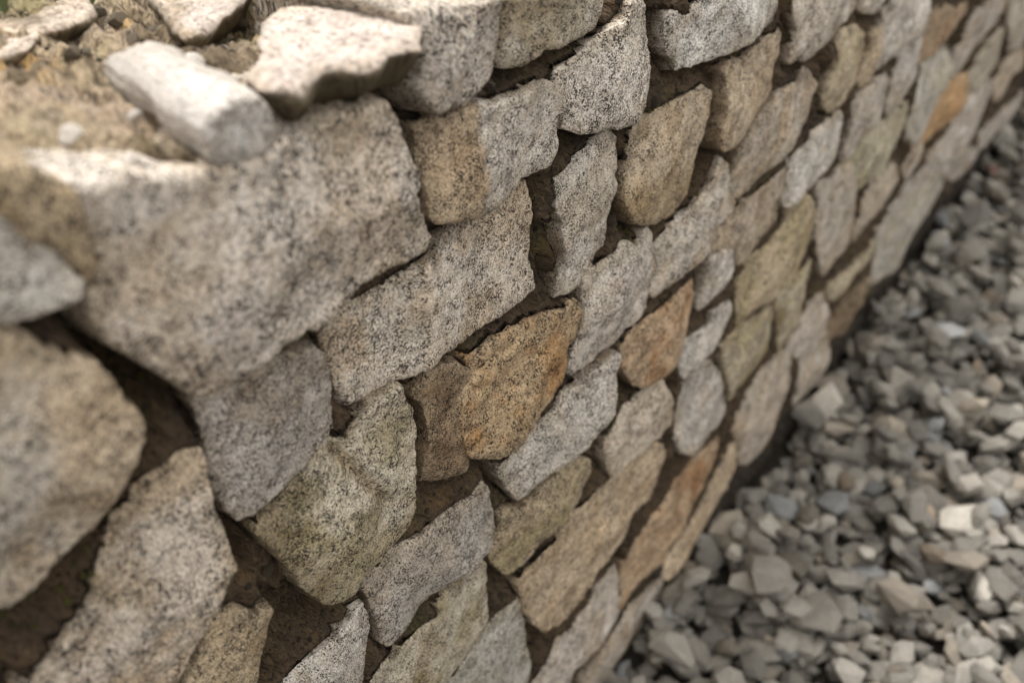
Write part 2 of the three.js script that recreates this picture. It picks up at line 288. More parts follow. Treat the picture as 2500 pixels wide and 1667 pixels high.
// each face stone: tone, how far its face stands proud of the wall line (m), marks, outline along and up the wall (m)
const STONES = [
['grey', 0.018, 'top', [0.3326, 0.8914, 0.3591, 0.8872, 0.3812, 0.8838, 0.4036, 0.8806, 0.4038, 0.865, 0.3998, 0.8498, 0.4004, 0.8429, 0.3967, 0.8373, 0.3887, 0.8331, 0.3732, 0.8317, 0.3549, 0.8357, 0.3414, 0.8383, 0.3359, 0.8474, 0.3326, 0.8556, 0.3369, 0.8604, 0.3353, 0.87, 0.3354, 0.8811]],
['greyolive', 0.012, 'top', [0.4129, 0.8765, 0.4441, 0.874, 0.5204, 0.8555, 0.5186, 0.8495, 0.517, 0.8416, 0.5088, 0.8382, 0.5042, 0.8339, 0.4828, 0.8327, 0.4669, 0.8329, 0.4484, 0.8377, 0.4411, 0.8355, 0.4323, 0.8346, 0.4181, 0.8357, 0.4087, 0.8378, 0.4088, 0.8439, 0.4119, 0.8572]],
['light', 0.012, '', [0.5475, 0.839, 0.5642, 0.8395, 0.5675, 0.8317, 0.5717, 0.8185, 0.5803, 0.8036, 0.5863, 0.7878, 0.5892, 0.7669, 0.5844, 0.7525, 0.5765, 0.7438, 0.5683, 0.7433, 0.5431, 0.7512, 0.5388, 0.7539, 0.5252, 0.7563, 0.4987, 0.7642, 0.4825, 0.7715, 0.482, 0.778, 0.4771, 0.787, 0.4721, 0.8018, 0.4666, 0.8124, 0.4711, 0.8166, 0.4808, 0.8173, 0.4956, 0.8184, 0.5053, 0.8231, 0.5239, 0.8273, 0.5415, 0.83]],
['light', 0.014, 'left_tan', [0.3405, 0.8282, 0.3518, 0.8277, 0.364, 0.8262, 0.3869, 0.824, 0.4003, 0.821, 0.417, 0.8178, 0.4285, 0.8174, 0.4404, 0.817, 0.4573, 0.8146, 0.4655, 0.8094, 0.4708, 0.8018, 0.4725, 0.7892, 0.472, 0.7709, 0.4718, 0.7615, 0.4656, 0.7512, 0.4489, 0.754, 0.4329, 0.7567, 0.4174, 0.754, 0.4024, 0.7546, 0.3879, 0.7551, 0.378, 0.7566, 0.3685, 0.7601, 0.3579, 0.7622, 0.3439, 0.7675, 0.3409, 0.7789, 0.3392, 0.7891, 0.3387, 0.7975, 0.3374, 0.8114, 0.3384, 0.8231]],
['light', 0.004, '', [0.5535, 0.7455, 0.5623, 0.7327, 0.5604, 0.7166, 0.5599, 0.7044, 0.5639, 0.69, 0.5605, 0.676, 0.5581, 0.6613, 0.5591, 0.6444, 0.5452, 0.6349, 0.5311, 0.6284, 0.5195, 0.6193, 0.5071, 0.6206, 0.4888, 0.6269, 0.4872, 0.6387, 0.4856, 0.649, 0.4928, 0.657, 0.4914, 0.6784, 0.4923, 0.6929, 0.4901, 0.6988, 0.4865, 0.7125, 0.4867, 0.7242, 0.4827, 0.7317, 0.4952, 0.7308, 0.5041, 0.734, 0.511, 0.7392, 0.5261, 0.7388, 0.5449, 0.7429]],
['tan', 0.004, 'low_brown', [0.5931, 0.7365, 0.6108, 0.7348, 0.6318, 0.7314, 0.6826, 0.728, 0.701, 0.7258, 0.7202, 0.7137, 0.7175, 0.6903, 0.7127, 0.6683, 0.704, 0.6503, 0.6994, 0.6257, 0.6793, 0.6137, 0.6502, 0.6185, 0.6211, 0.6281, 0.5922, 0.6462, 0.5797, 0.6699, 0.5806, 0.693, 0.5853, 0.7188]],
['white', 0.006, '', [0.6242, 0.811, 0.6286, 0.8103, 0.6465, 0.8005, 0.6581, 0.7994, 0.6588, 0.806, 0.6747, 0.8073, 0.6726, 0.8286, 0.8179, 0.7949, 0.8279, 0.7592, 0.8225, 0.7461, 0.791, 0.7498, 0.7769, 0.7487, 0.7662, 0.7467, 0.7387, 0.746, 0.7193, 0.7482, 0.6985, 0.7485, 0.6619, 0.7565, 0.645, 0.7584, 0.6386, 0.7664, 0.6323, 0.7741, 0.6226, 0.7885, 0.6211, 0.8054]],
['tan', 0.002, '', [0.8519, 0.7341, 0.8616, 0.7229, 0.8643, 0.7049, 0.8524, 0.6941, 0.8511, 0.6813, 0.8611, 0.6689, 0.848, 0.6643, 0.8234, 0.661, 0.8126, 0.6558, 0.7924, 0.6513, 0.779, 0.646, 0.7569, 0.6502, 0.7352, 0.6559, 0.7264, 0.6623, 0.7273, 0.6832, 0.7298, 0.703, 0.731, 0.7175, 0.7222, 0.7335, 0.7415, 0.7364, 0.7673, 0.7256, 0.7814, 0.7265, 0.7798, 0.731, 0.798, 0.7295, 0.8168, 0.7279, 0.8277, 0.7315, 0.8479, 0.7283]],
['light', 0.004, '', [0.8542, 0.7897, 1.061, 0.741, 1.052, 0.6951, 1.026, 0.6896, 1.008, 0.6851, 1.004, 0.6784, 0.9723, 0.6783, 0.9569, 0.6861, 0.9473, 0.6829, 0.9275, 0.6782, 0.9097, 0.6853, 0.8965, 0.6834, 0.8869, 0.6895, 0.8911, 0.703, 0.8993, 0.7152, 0.8811, 0.736]],
['grey', 0, '', [1.087, 0.728, 1.22, 0.696, 1.159, 0.6701, 1.131, 0.6711, 1.101, 0.6807, 1.077, 0.6924]],
['light', 0.004, '', [1.169, 0.6614, 1.223, 0.6627, 1.28, 0.6787, 1.359, 0.6595, 1.359, 0.6115, 1.349, 0.5943, 1.329, 0.5901, 1.296, 0.5958, 1.27, 0.5938, 1.249, 0.5844, 1.204, 0.5812, 1.183, 0.5937, 1.188, 0.6128, 1.175, 0.6384, 1.18, 0.6532]],
['olivetan', 0, '', [1.02, 0.6744, 1.044, 0.6754, 1.079, 0.667, 1.118, 0.647, 1.134, 0.6301, 1.13, 0.6132, 1.118, 0.6025, 1.132, 0.5867, 1.114, 0.5779, 1.094, 0.5739, 1.063, 0.5717, 1.038, 0.5862, 1.023, 0.6077, 1.023, 0.6233, 1.038, 0.6425]],
['tan', -0.002, '', [1.137, 0.6447, 1.177, 0.6385, 1.197, 0.6087, 1.198, 0.5835, 1.202, 0.563, 1.153, 0.5737, 1.138, 0.59, 1.147, 0.6055, 1.151, 0.6227]],
['greytan', 0.004, '', [0.9258, 0.6663, 0.9362, 0.6676, 0.9892, 0.6306, 0.9772, 0.6229, 0.9779, 0.6056, 0.9689, 0.5916, 0.9541, 0.5814, 0.9375, 0.5757, 0.9275, 0.5727, 0.9023, 0.5707, 0.8675, 0.5681, 0.8488, 0.5624, 0.8211, 0.5645, 0.7949, 0.5796, 0.7876, 0.6073, 0.7894, 0.6302, 0.8119, 0.6552, 0.847, 0.6561, 0.871, 0.663, 0.9004, 0.6591, 0.9277, 0.6546]],
['greytan', 0.002, '', [0.7547, 0.6383, 0.7782, 0.6201, 0.793, 0.5831, 0.8203, 0.559, 0.7961, 0.553, 0.7565, 0.5601, 0.7541, 0.5356, 0.7308, 0.5321, 0.711, 0.5288, 0.6725, 0.526, 0.6611, 0.5283, 0.6463, 0.5425, 0.6456, 0.5674, 0.6482, 0.5944, 0.6855, 0.6024, 0.7123, 0.6053, 0.7336, 0.6159]],
['tangrey', 0.002, '', [0.9469, 0.547, 0.9532, 0.5192, 0.9448, 0.502, 0.95, 0.48, 0.9417, 0.4761, 0.9099, 0.4679, 0.8672, 0.4622, 0.8452, 0.4689, 0.8294, 0.5008, 0.7722, 0.5263, 0.7725, 0.5472, 0.8115, 0.5457, 0.8362, 0.5517, 0.8654, 0.5472, 0.9095, 0.5457]],
['light', 0.003, '', [1.094, 0.5594, 1.107, 0.5451, 1.108, 0.5194, 1.116, 0.4877, 1.085, 0.4842, 1.047, 0.4884, 1.022, 0.4851, 0.994, 0.4818, 0.9552, 0.4956, 0.9482, 0.5027, 0.9527, 0.5197, 0.9537, 0.5398, 0.9468, 0.5556, 0.971, 0.5584, 1.001, 0.5557, 1.003, 0.5676, 1.043, 0.5633]],
['light', 0.002, '', [0.7551, 0.5264, 0.7621, 0.5289, 0.8261, 0.5007, 0.8385, 0.4754, 0.8325, 0.4592, 0.8167, 0.4542, 0.793, 0.4538, 0.7745, 0.4489, 0.7635, 0.4534, 0.7569, 0.4726, 0.7592, 0.4936, 0.7554, 0.5138]],
['olivetan', 0.003, '', [1.018, 0.4798, 1.046, 0.4498, 1.077, 0.4054, 1.072, 0.4006, 1.077, 0.371, 1.066, 0.3533, 1.046, 0.336, 1.007, 0.3439, 0.9703, 0.3486, 0.932, 0.3616, 0.8996, 0.3629, 0.8838, 0.3635, 0.8685, 0.4091, 0.862, 0.4395, 0.8844, 0.4496, 0.9293, 0.4525, 0.9661, 0.4607, 0.9828, 0.4789]],
['grey', 0.003, '', [1.132, 0.5593, 1.161, 0.5598, 1.245, 0.5598, 1.267, 0.5404, 1.263, 0.5149, 1.26, 0.4946, 1.219, 0.5005, 1.186, 0.5036, 1.167, 0.4751, 1.14, 0.4801, 1.145, 0.513, 1.141, 0.5405]],
['olive', 0.002, '', [1.325, 0.4628, 1.398, 0.4623, 1.421, 0.4448, 1.409, 0.4233, 1.393, 0.3933, 1.362, 0.3838, 1.263, 0.3826, 1.224, 0.4024, 1.197, 0.43, 1.156, 0.4603, 1.188, 0.4794, 1.23, 0.4876, 1.276, 0.4756]],
['light', 0.001, '', [1.292, 0.5522, 1.28, 0.5761, 1.313, 0.5852, 1.378, 0.57, 1.396, 0.5552, 1.393, 0.5284, 1.407, 0.4953, 1.369, 0.4881, 1.338, 0.4812, 1.302, 0.4833, 1.29, 0.4919, 1.296, 0.5155, 1.291, 0.5381]],
['rust', 0.002, '', [1.387, 0.5993, 1.455, 0.5869, 1.535, 0.5585, 1.59, 0.5614, 1.609, 0.5429, 1.572, 0.5348, 1.537, 0.5269, 1.481, 0.5278, 1.442, 0.5262, 1.411, 0.5249, 1.4, 0.535, 1.406, 0.5545, 1.408, 0.5751]],
['greyolive', 0, '', [1.436, 0.51, 1.555, 0.4978, 1.595, 0.4544, 1.601, 0.4225, 1.569, 0.4083, 1.559, 0.3867, 1.56, 0.3498, 1.524, 0.3509, 1.47, 0.3847, 1.456, 0.4074, 1.446, 0.4494, 1.437, 0.4849]],
['orange', 0.003, '', [1.737, 0.3935, 1.739, 0.3739, 1.746, 0.3498, 1.71, 0.335, 1.659, 0.329, 1.576, 0.3286, 1.561, 0.3425, 1.573, 0.3721, 1.574, 0.3923, 1.606, 0.4065, 1.649, 0.4097]],
['grey', 0.001, '', [1.871, 0.5274, 1.904, 0.4675, 1.871, 0.4554, 1.813, 0.4511, 1.753, 0.4506, 1.734, 0.428, 1.685, 0.4205, 1.639, 0.428, 1.622, 0.4459, 1.619, 0.481, 1.652, 0.5025, 1.696, 0.5142, 1.756, 0.5198, 1.795, 0.5461]],
['greyolive', 0.001, '', [1.969, 0.4113, 1.999, 0.3685, 1.999, 0.3334, 1.952, 0.3218, 1.855, 0.334, 1.795, 0.3319, 1.785, 0.3467, 1.778, 0.393, 1.806, 0.4163, 1.865, 0.42]],
['tangrey', 0, '', [2.269, 0.2831, 2.34, 0.2178, 2.242, 0.2293, 2.218, 0.2104, 2.122, 0.2172, 2.045, 0.2818, 2.083, 0.3033]],
['grey', 0, '', [1.67, 0.2821, 1.747, 0.2777, 1.784, 0.2842, 1.804, 0.3171, 1.893, 0.3091, 2.004, 0.2953, 2.056, 0.253, 2.037, 0.2183, 2.026, 0.1899, 2.003, 0.1622, 1.934, 0.1735, 1.827, 0.1993, 1.683, 0.2521, 1.652, 0.2749]],
['grey', 0.001, '', [2.106, 0.1498, 2.222, 0.1442, 2.356, 0.1207, 2.472, 0.1097, 2.54, 0.0552, 2.396, 0.0768, 2.299, 0.076, 2.207, 0.0752, 2.125, 0.1007]],
['greyolive', 0.001, '', [1.919, 0.495, 2.098, 0.4492, 2.266, 0.3197, 2.191, 0.3104, 2.076, 0.3422, 2.022, 0.3961, 1.96, 0.4523]],
['grey', 0, '', [1.491, 0.3299, 1.539, 0.3317, 1.559, 0.329, 1.591, 0.3024, 1.574, 0.2876, 1.518, 0.2946, 1.496, 0.3148]],
['grey', 0, '', [1.646, 0.2547, 1.706, 0.2399, 1.821, 0.1951, 1.957, 0.1591, 2.147, 0.0934, 2.132, 0.0762, 2.066, 0.0679, 1.964, 0.0907, 1.841, 0.163, 1.727, 0.2055, 1.656, 0.2029, 1.537, 0.2501, 1.566, 0.2601]],
['tangrey', 0, '', [1.411, 0.358, 1.46, 0.3348, 1.473, 0.3084, 1.465, 0.2824, 1.412, 0.2819, 1.342, 0.2827, 1.331, 0.2726, 1.304, 0.2726, 1.3, 0.3031, 1.312, 0.313, 1.299, 0.3513, 1.341, 0.3601]],
['greyolive', 0, '', [1.469, 0.2274, 1.497, 0.2371, 1.575, 0.2288, 1.662, 0.1958, 1.744, 0.1951, 1.832, 0.164, 1.865, 0.127, 1.827, 0.097, 1.782, 0.0783, 1.742, 0.0737, 1.703, 0.0597, 1.699, 0.0208, 1.602, 0.0458, 1.511, 0.0757, 1.478, 0.1589, 1.447, 0.2154]],
['greytan', 0.001, '', [1.077, 0.4642, 1.122, 0.4594, 1.155, 0.4613, 1.191, 0.4444, 1.239, 0.3908, 1.262, 0.3513, 1.284, 0.3061, 1.281, 0.287, 1.283, 0.2726, 1.222, 0.2752, 1.177, 0.2803, 1.156, 0.3002, 1.123, 0.3656, 1.104, 0.4064]],
['olive', 0.001, '', [1.227, 0.2248, 1.333, 0.203, 1.426, 0.1975, 1.439, 0.2083, 1.447, 0.1749, 1.41, 0.1708, 1.348, 0.1778, 1.292, 0.1803, 1.26, 0.1897, 1.233, 0.2132]],
['brown', 0, '', [1.306, 0.1039, 1.324, 0.126, 1.388, 0.1258, 1.473, 0.1079, 1.498, 0.08, 1.478, 0.0558, 1.438, 0.0304, 1.368, 0.0467, 1.314, 0.071, 1.297, 0.0969]],
['grey', 0.001, '', [1.121, 0.1673, 1.105, 0.1964, 1.129, 0.2062, 1.155, 0.2177, 1.204, 0.2271, 1.248, 0.1796, 1.274, 0.1411, 1.293, 0.0894, 1.234, 0.1007, 1.178, 0.1232, 1.145, 0.1491]],
['greytan', 0, '', [1.185, 0.1059, 1.25, 0.0834, 1.297, 0.0737, 1.313, 0.0431, 1.302, 0.0054, 1.277, -0.0077, 1.221, -0.0096, 1.199, 0.0081, 1.197, 0.051]],
['olive', 0.002, '', [1.01, 0.3418, 1.051, 0.3306, 1.087, 0.3334, 1.117, 0.3319, 1.117, 0.3215, 1.11, 0.2954, 1.122, 0.2663, 1.119, 0.2183, 1.088, 0.2147, 1.066, 0.2085, 1.052, 0.2214, 1.033, 0.2752, 1.011, 0.3221]],
['olive', 0.004, '', [0.9832, 0.3323, 0.9989, 0.3041, 1.007, 0.272, 1.009, 0.246, 0.9797, 0.2392, 0.9457, 0.2364, 0.9085, 0.2341, 0.8956, 0.2356, 0.8704, 0.278, 0.8555, 0.3164, 0.845, 0.3571, 0.8645, 0.3581, 0.8937, 0.3513, 0.9366, 0.3435]],
['light', 0.003, '', [0.7307, 0.4309, 0.7567, 0.4226, 0.7947, 0.4175, 0.7973, 0.432, 0.823, 0.4271, 0.8468, 0.4195, 0.8585, 0.4002, 0.8443, 0.381, 0.832, 0.3735, 0.8111, 0.3716, 0.7934, 0.3723, 0.7664, 0.3707, 0.7443, 0.3728, 0.7319, 0.4081]],
['grey', 0.003, '', [0.7987, 0.359, 0.8224, 0.3446, 0.8409, 0.3187, 0.8583, 0.2858, 0.8853, 0.2423, 0.8971, 0.2108, 0.8809, 0.1968, 0.8376, 0.2089, 0.8098, 0.2126, 0.7618, 0.2456, 0.7461, 0.2843, 0.7478, 0.3222, 0.7516, 0.3418, 0.769, 0.3604]],
['greytan', 0.002, '', [1.101, 0.1848, 1.131, 0.1381, 1.146, 0.0931, 1.13, 0.0679, 1.107, 0.048, 1.089, 0.027, 1.065, 0.0072, 1.037, 0.0011, 1.006, 0.0262, 0.9799, 0.0895, 0.9459, 0.1444, 0.9426, 0.1743, 0.9694, 0.1928, 0.9926, 0.2034, 1.029, 0.2059, 1.061, 0.1968]],
['rust', 0.003, '', [0.6595, 0.0526, 0.6588, 0.088, 0.6574, 0.1367, 0.6823, 0.1554, 0.7203, 0.1671, 0.7467, 0.1679, 0.7689, 0.1775, 0.8062, 0.1904, 0.8897, 0.1694, 0.8932, 0.1338, 0.8652, 0.0903, 0.833, 0.0819, 0.7797, 0.0695, 0.7559, 0.0453, 0.711, 0.0531, 0.6828, 0.0425, 0.6663, 0.035]],
['tan', 0, '', [0.9817, 0.0885, 0.9873, 0.0362, 0.9724, -0.0038, 0.9524, -0.0025, 0.9032, -0.0308, 0.8553, -0.0452, 0.7964, -0.0324, 0.7872, -0.0121, 0.7965, 0.0156, 0.8372, 0.0309, 0.8818, 0.049, 0.8964, 0.0615, 0.9207, 0.0783, 0.9491, 0.1067]],
['greytan', 0.006, 'ridge', [0.4488, 0.7449, 0.456, 0.7272, 0.4574, 0.7104, 0.457, 0.6964, 0.4539, 0.6858, 0.4618, 0.6615, 0.4632, 0.649, 0.455, 0.6484, 0.4461, 0.647, 0.4338, 0.6476, 0.4117, 0.6505, 0.4002, 0.6523, 0.3796, 0.655, 0.3614, 0.6566, 0.3499, 0.6627, 0.3396, 0.6596, 0.3269, 0.6596, 0.316, 0.6609, 0.3028, 0.6628, 0.2886, 0.6633, 0.2742, 0.6683, 0.269, 0.6831, 0.2648, 0.7017, 0.2613, 0.7231, 0.2611, 0.7386, 0.2701, 0.7366, 0.2831, 0.7405, 0.2957, 0.7388, 0.3064, 0.7379, 0.3237, 0.738, 0.3403, 0.7364, 0.351, 0.7386, 0.355, 0.7475, 0.3693, 0.7486, 0.3776, 0.7482, 0.3947, 0.7443, 0.4141, 0.7448, 0.4343, 0.7453]],
['grey', 0.03, 'top', [0.1429, 0.8826, 0.1593, 0.8799, 0.173, 0.8739, 0.1957, 0.865, 0.218, 0.8635, 0.2304, 0.8655, 0.2475, 0.8629, 0.2687, 0.8621, 0.2827, 0.8623, 0.3031, 0.8593, 0.3095, 0.8467, 0.3131, 0.8336, 0.3199, 0.8161, 0.3208, 0.8068, 0.3155, 0.804, 0.3227, 0.7861, 0.327, 0.7701, 0.3211, 0.7646, 0.2965, 0.7662, 0.2734, 0.7678, 0.2635, 0.7651, 0.241, 0.7591, 0.2239, 0.7616, 0.2066, 0.7592, 0.1856, 0.76, 0.1689, 0.7637, 0.1538, 0.787, 0.1438, 0.8056, 0.1363, 0.815, 0.1341, 0.8272, 0.1365, 0.8383, 0.144, 0.8504, 0.144, 0.8658]],
['dark', 0.008, '', [0.2477, 0.7369, 0.2538, 0.7289, 0.2561, 0.7161, 0.2583, 0.7017, 0.2563, 0.6633, 0.2561, 0.6694, 0.2497, 0.6553, 0.2431, 0.6581, 0.2244, 0.6554, 0.2148, 0.6515, 0.2037, 0.6503, 0.1922, 0.651, 0.1825, 0.6538, 0.1788, 0.6596, 0.1757, 0.6763, 0.1732, 0.6896, 0.1751, 0.7094, 0.1764, 0.7296, 0.1763, 0.7433, 0.1938, 0.7423, 0.211, 0.744, 0.2351, 0.7419]],
['olivegrey', 0.012, 'groove', [0.309, 0.6635, 0.3152, 0.6499, 0.3188, 0.636, 0.32, 0.6168, 0.3197, 0.6021, 0.316, 0.5699, 0.313, 0.5441, 0.3044, 0.5335, 0.2934, 0.5299, 0.2817, 0.5319, 0.2765, 0.5245, 0.2641, 0.5292, 0.2537, 0.5305, 0.2502, 0.52, 0.2352, 0.5298, 0.2266, 0.5344, 0.2222, 0.5393, 0.2132, 0.561, 0.2064, 0.5897, 0.1989, 0.6108, 0.1894, 0.6418, 0.1987, 0.643, 0.21, 0.6451, 0.222, 0.6504, 0.2399, 0.6548, 0.2473, 0.6644, 0.2638, 0.6551, 0.2673, 0.6621, 0.2794, 0.6601, 0.2849, 0.6633, 0.2953, 0.6642, 0.3066, 0.6597]],
['amber', 0.006, '', [0.5129, 0.6133, 0.5245, 0.6001, 0.5277, 0.5878, 0.5245, 0.5762, 0.5126, 0.5653, 0.5072, 0.5516, 0.4954, 0.5373, 0.4851, 0.5349, 0.4748, 0.5325, 0.4567, 0.5295, 0.4352, 0.5248, 0.4237, 0.5192, 0.4032, 0.5275, 0.3872, 0.5371, 0.3771, 0.5468, 0.3695, 0.5679, 0.3657, 0.5924, 0.3665, 0.6085, 0.3764, 0.6152, 0.3865, 0.6245, 0.3805, 0.6371, 0.3934, 0.6372, 0.4116, 0.6362, 0.434, 0.6316, 0.4502, 0.6286, 0.4727, 0.6233, 0.5031, 0.6082]],
['brown', 0, '', [0.3559, 0.6483, 0.3706, 0.6399, 0.3856, 0.622, 0.3755, 0.6126, 0.3687, 0.6037, 0.369, 0.5794, 0.3731, 0.5615, 0.3806, 0.5372, 0.3774, 0.5255, 0.3615, 0.5325, 0.3318, 0.5515, 0.3344, 0.5832, 0.3383, 0.6026, 0.3349, 0.6253, 0.3278, 0.642, 0.3412, 0.648]],
['grey', 0.006, '', [0.6256, 0.6252, 0.6356, 0.6114, 0.6363, 0.5943, 0.6435, 0.5702, 0.6353, 0.5586, 0.6368, 0.5364, 0.6287, 0.5226, 0.605, 0.5269, 0.5956, 0.5226, 0.5759, 0.5233, 0.5542, 0.5256, 0.5356, 0.528, 0.5175, 0.5303, 0.508, 0.5399, 0.5136, 0.5521, 0.5231, 0.5679, 0.53, 0.5864, 0.526, 0.6065, 0.5265, 0.6233, 0.5343, 0.6289, 0.5561, 0.6258, 0.5762, 0.6253, 0.5798, 0.632, 0.5919, 0.6273, 0.6034, 0.6143, 0.6116, 0.6218, 0.6155, 0.6272]],
['light', 0.006, '', [0.5748, 0.5223, 0.5729, 0.5083, 0.5713, 0.4815, 0.5692, 0.4577, 0.5552, 0.4495, 0.5362, 0.4454, 0.5273, 0.4374, 0.5061, 0.4394, 0.4789, 0.4413, 0.4572, 0.4413, 0.4424, 0.4384, 0.4339, 0.4577, 0.4179, 0.4872, 0.416, 0.499, 0.4295, 0.5013, 0.4434, 0.5003, 0.4494, 0.5039, 0.4655, 0.5099, 0.4906, 0.5113, 0.5008, 0.5206, 0.5205, 0.52, 0.5408, 0.5212, 0.5616, 0.5224]],
['rust', 0.002, '', [0.7413, 0.5071, 0.7491, 0.4837, 0.7405, 0.4551, 0.723, 0.4312, 0.6986, 0.4175, 0.6535, 0.4246, 0.6301, 0.4407, 0.6087, 0.4773, 0.6045, 0.5064, 0.6303, 0.5135, 0.6718, 0.5068, 0.7104, 0.5057]],
['tangrey', 0.003, '', [0.6889, 0.4127, 0.7194, 0.3543, 0.7245, 0.3209, 0.6794, 0.3188, 0.6428, 0.3215, 0.6074, 0.3277, 0.5853, 0.3745, 0.5852, 0.4017, 0.6051, 0.4072, 0.6194, 0.4201, 0.6581, 0.4131]],
['olivebrown', 0.003, '', [0.5207, 0.4257, 0.5434, 0.4152, 0.5661, 0.389, 0.5697, 0.3677, 0.5506, 0.3629, 0.5393, 0.3453, 0.5171, 0.3376, 0.4996, 0.3411, 0.4758, 0.3383, 0.4573, 0.3329, 0.4412, 0.3407, 0.4279, 0.347, 0.415, 0.3675, 0.4009, 0.3998, 0.4012, 0.4113, 0.4114, 0.4262, 0.4117, 0.4483, 0.4237, 0.4493, 0.4444, 0.4318, 0.4659, 0.4299, 0.4858, 0.4298]],
['tan', 0.008, '', [0.7118, 0.2977, 0.7204, 0.2721, 0.7098, 0.2422, 0.6972, 0.2207, 0.6562, 0.2322, 0.6362, 0.1979, 0.6089, 0.1938, 0.5874, 0.1974, 0.5772, 0.182, 0.5545, 0.1747, 0.529, 0.1739, 0.5063, 0.1839, 0.4897, 0.1952, 0.4676, 0.2358, 0.4518, 0.2752, 0.4441, 0.3065, 0.4433, 0.3273, 0.4576, 0.3283, 0.4855, 0.3268, 0.5124, 0.3301, 0.5319, 0.3392, 0.5523, 0.3372, 0.5742, 0.3417, 0.5913, 0.3357, 0.6332, 0.3214, 0.6631, 0.3215, 0.6811, 0.324]],
['grey', 0.004, '', [0.6316, 0.1626, 0.6462, 0.1147, 0.663, 0.0423, 0.6494, 0.0284, 0.6157, 0.0271, 0.5818, 0.0398, 0.5498, 0.0485, 0.5505, -0.0027, 0.4608, 0.1151, 0.485, 0.1183, 0.5042, 0.1227, 0.5167, 0.1494, 0.5436, 0.132, 0.5518, 0.1392, 0.5724, 0.1409, 0.5914, 0.1477, 0.5915, 0.1611, 0.6135, 0.157]],
['grey', 0.001, '', [0.6955, 0.0118, 0.7537, 0.0001, 0.7869, -0.028, 0.7876, -0.0719, 0.7468, -0.0917, 0.7042, -0.094, 0.652, -0.0651, 0.6159, -0.0918, 0.5662, -0.0264, 0.5765, 0.0059, 0.6304, -0.0027, 0.6644, 0.004]],
['greygreen', 0.005, '', [0.446, 0.2975, 0.4523, 0.2768, 0.4553, 0.2447, 0.4601, 0.1989, 0.469, 0.1561, 0.4594, 0.118, 0.3316, 0.2861, 0.3581, 0.2894, 0.3794, 0.298, 0.3924, 0.3098, 0.4098, 0.3103, 0.4276, 0.304]],
['olivegrey', 0.005, '', [0.3888, 0.4163, 0.3964, 0.3981, 0.3981, 0.3844, 0.3959, 0.3725, 0.3972, 0.3546, 0.3964, 0.3143, 0.3797, 0.3089, 0.3588, 0.3046, 0.3366, 0.3028, 0.3243, 0.2956, 0.2522, 0.3904, 0.2647, 0.4004, 0.2798, 0.4034, 0.2979, 0.3993, 0.3137, 0.4006, 0.3292, 0.3928, 0.3383, 0.3925, 0.3356, 0.4073, 0.3471, 0.4161, 0.3582, 0.4159, 0.377, 0.41]],
['darkgrey', 0.003, '', [0.3981, 0.4986, 0.4044, 0.4848, 0.4079, 0.4624, 0.4097, 0.4464, 0.4075, 0.43, 0.4032, 0.4132, 0.3874, 0.4171, 0.3665, 0.421, 0.3482, 0.4248, 0.3269, 0.4284, 0.3162, 0.425, 0.3052, 0.4164, 0.2945, 0.4114, 0.2797, 0.4133, 0.2746, 0.4252, 0.2729, 0.4514, 0.2697, 0.4762, 0.2651, 0.4982, 0.2657, 0.514, 0.2855, 0.5068, 0.2911, 0.5159, 0.3045, 0.5117, 0.3135, 0.5078, 0.3294, 0.5043, 0.3392, 0.5026, 0.3527, 0.5018, 0.37, 0.498, 0.3841, 0.4922, 0.3916, 0.4975]],
['light', 0.006, '', [0.2571, 0.4994, 0.2587, 0.4841, 0.2598, 0.4637, 0.2534, 0.444, 0.2495, 0.4262, 0.2427, 0.4039, 0.1799, 0.4863, 0.196, 0.4899, 0.2119, 0.4906, 0.2307, 0.4887, 0.2318, 0.4959, 0.2439, 0.4922, 0.2494, 0.5011]],
['browntan', 0.01, '', [0.1823, 0.5812, 0.1839, 0.5723, 0.1775, 0.5576, 0.1712, 0.5438, 0.1634, 0.5122, 0.1188, 0.5707, 0.1337, 0.5822, 0.1413, 0.5969, 0.1476, 0.604, 0.156, 0.6033, 0.1643, 0.5983, 0.1741, 0.579, 0.1782, 0.5829]],
['greytan', 0.02, '', [0.1663, 0.7269, 0.1676, 0.7198, 0.1654, 0.7032, 0.163, 0.6858, 0.1629, 0.6633, 0.1626, 0.6493, 0.1541, 0.6421, 0.1494, 0.6308, 0.1409, 0.6235, 0.1337, 0.6135, 0.1254, 0.6033, 0.1171, 0.5972, 0.1091, 0.588, 0.0547, 0.6603, 0.0639, 0.6685, 0.0755, 0.6773, 0.0854, 0.6804, 0.0949, 0.6865, 0.1004, 0.6969, 0.1077, 0.7062, 0.1134, 0.715, 0.118, 0.7228, 0.1265, 0.723, 0.1306, 0.7292, 0.1383, 0.7313, 0.1484, 0.7297, 0.155, 0.733]],
['greytan', 0.026, 'right_tan', [0.0927, 0.8476, 0.1033, 0.8406, 0.1064, 0.8363, 0.1099, 0.8293, 0.1164, 0.8237, 0.1171, 0.8181, 0.1221, 0.8178, 0.1257, 0.8132, 0.1293, 0.8032, 0.132, 0.7942, 0.1316, 0.7881, 0.1363, 0.7823, 0.1371, 0.7749, 0.1343, 0.7676, 0.1296, 0.7616, 0.1179, 0.7442, 0.1041, 0.7341, 0.0877, 0.7268, 0.0753, 0.72, 0.0622, 0.7203, 0.049, 0.7273]],
['light', 0.02, '', [0.1114, 0.89, 0.1158, 0.8849, 0.1211, 0.8724, 0.1279, 0.8625, 0.1346, 0.8472, 0.1317, 0.8408, 0.119, 0.841, 0.1092, 0.8428, 0.0945, 0.8458]],
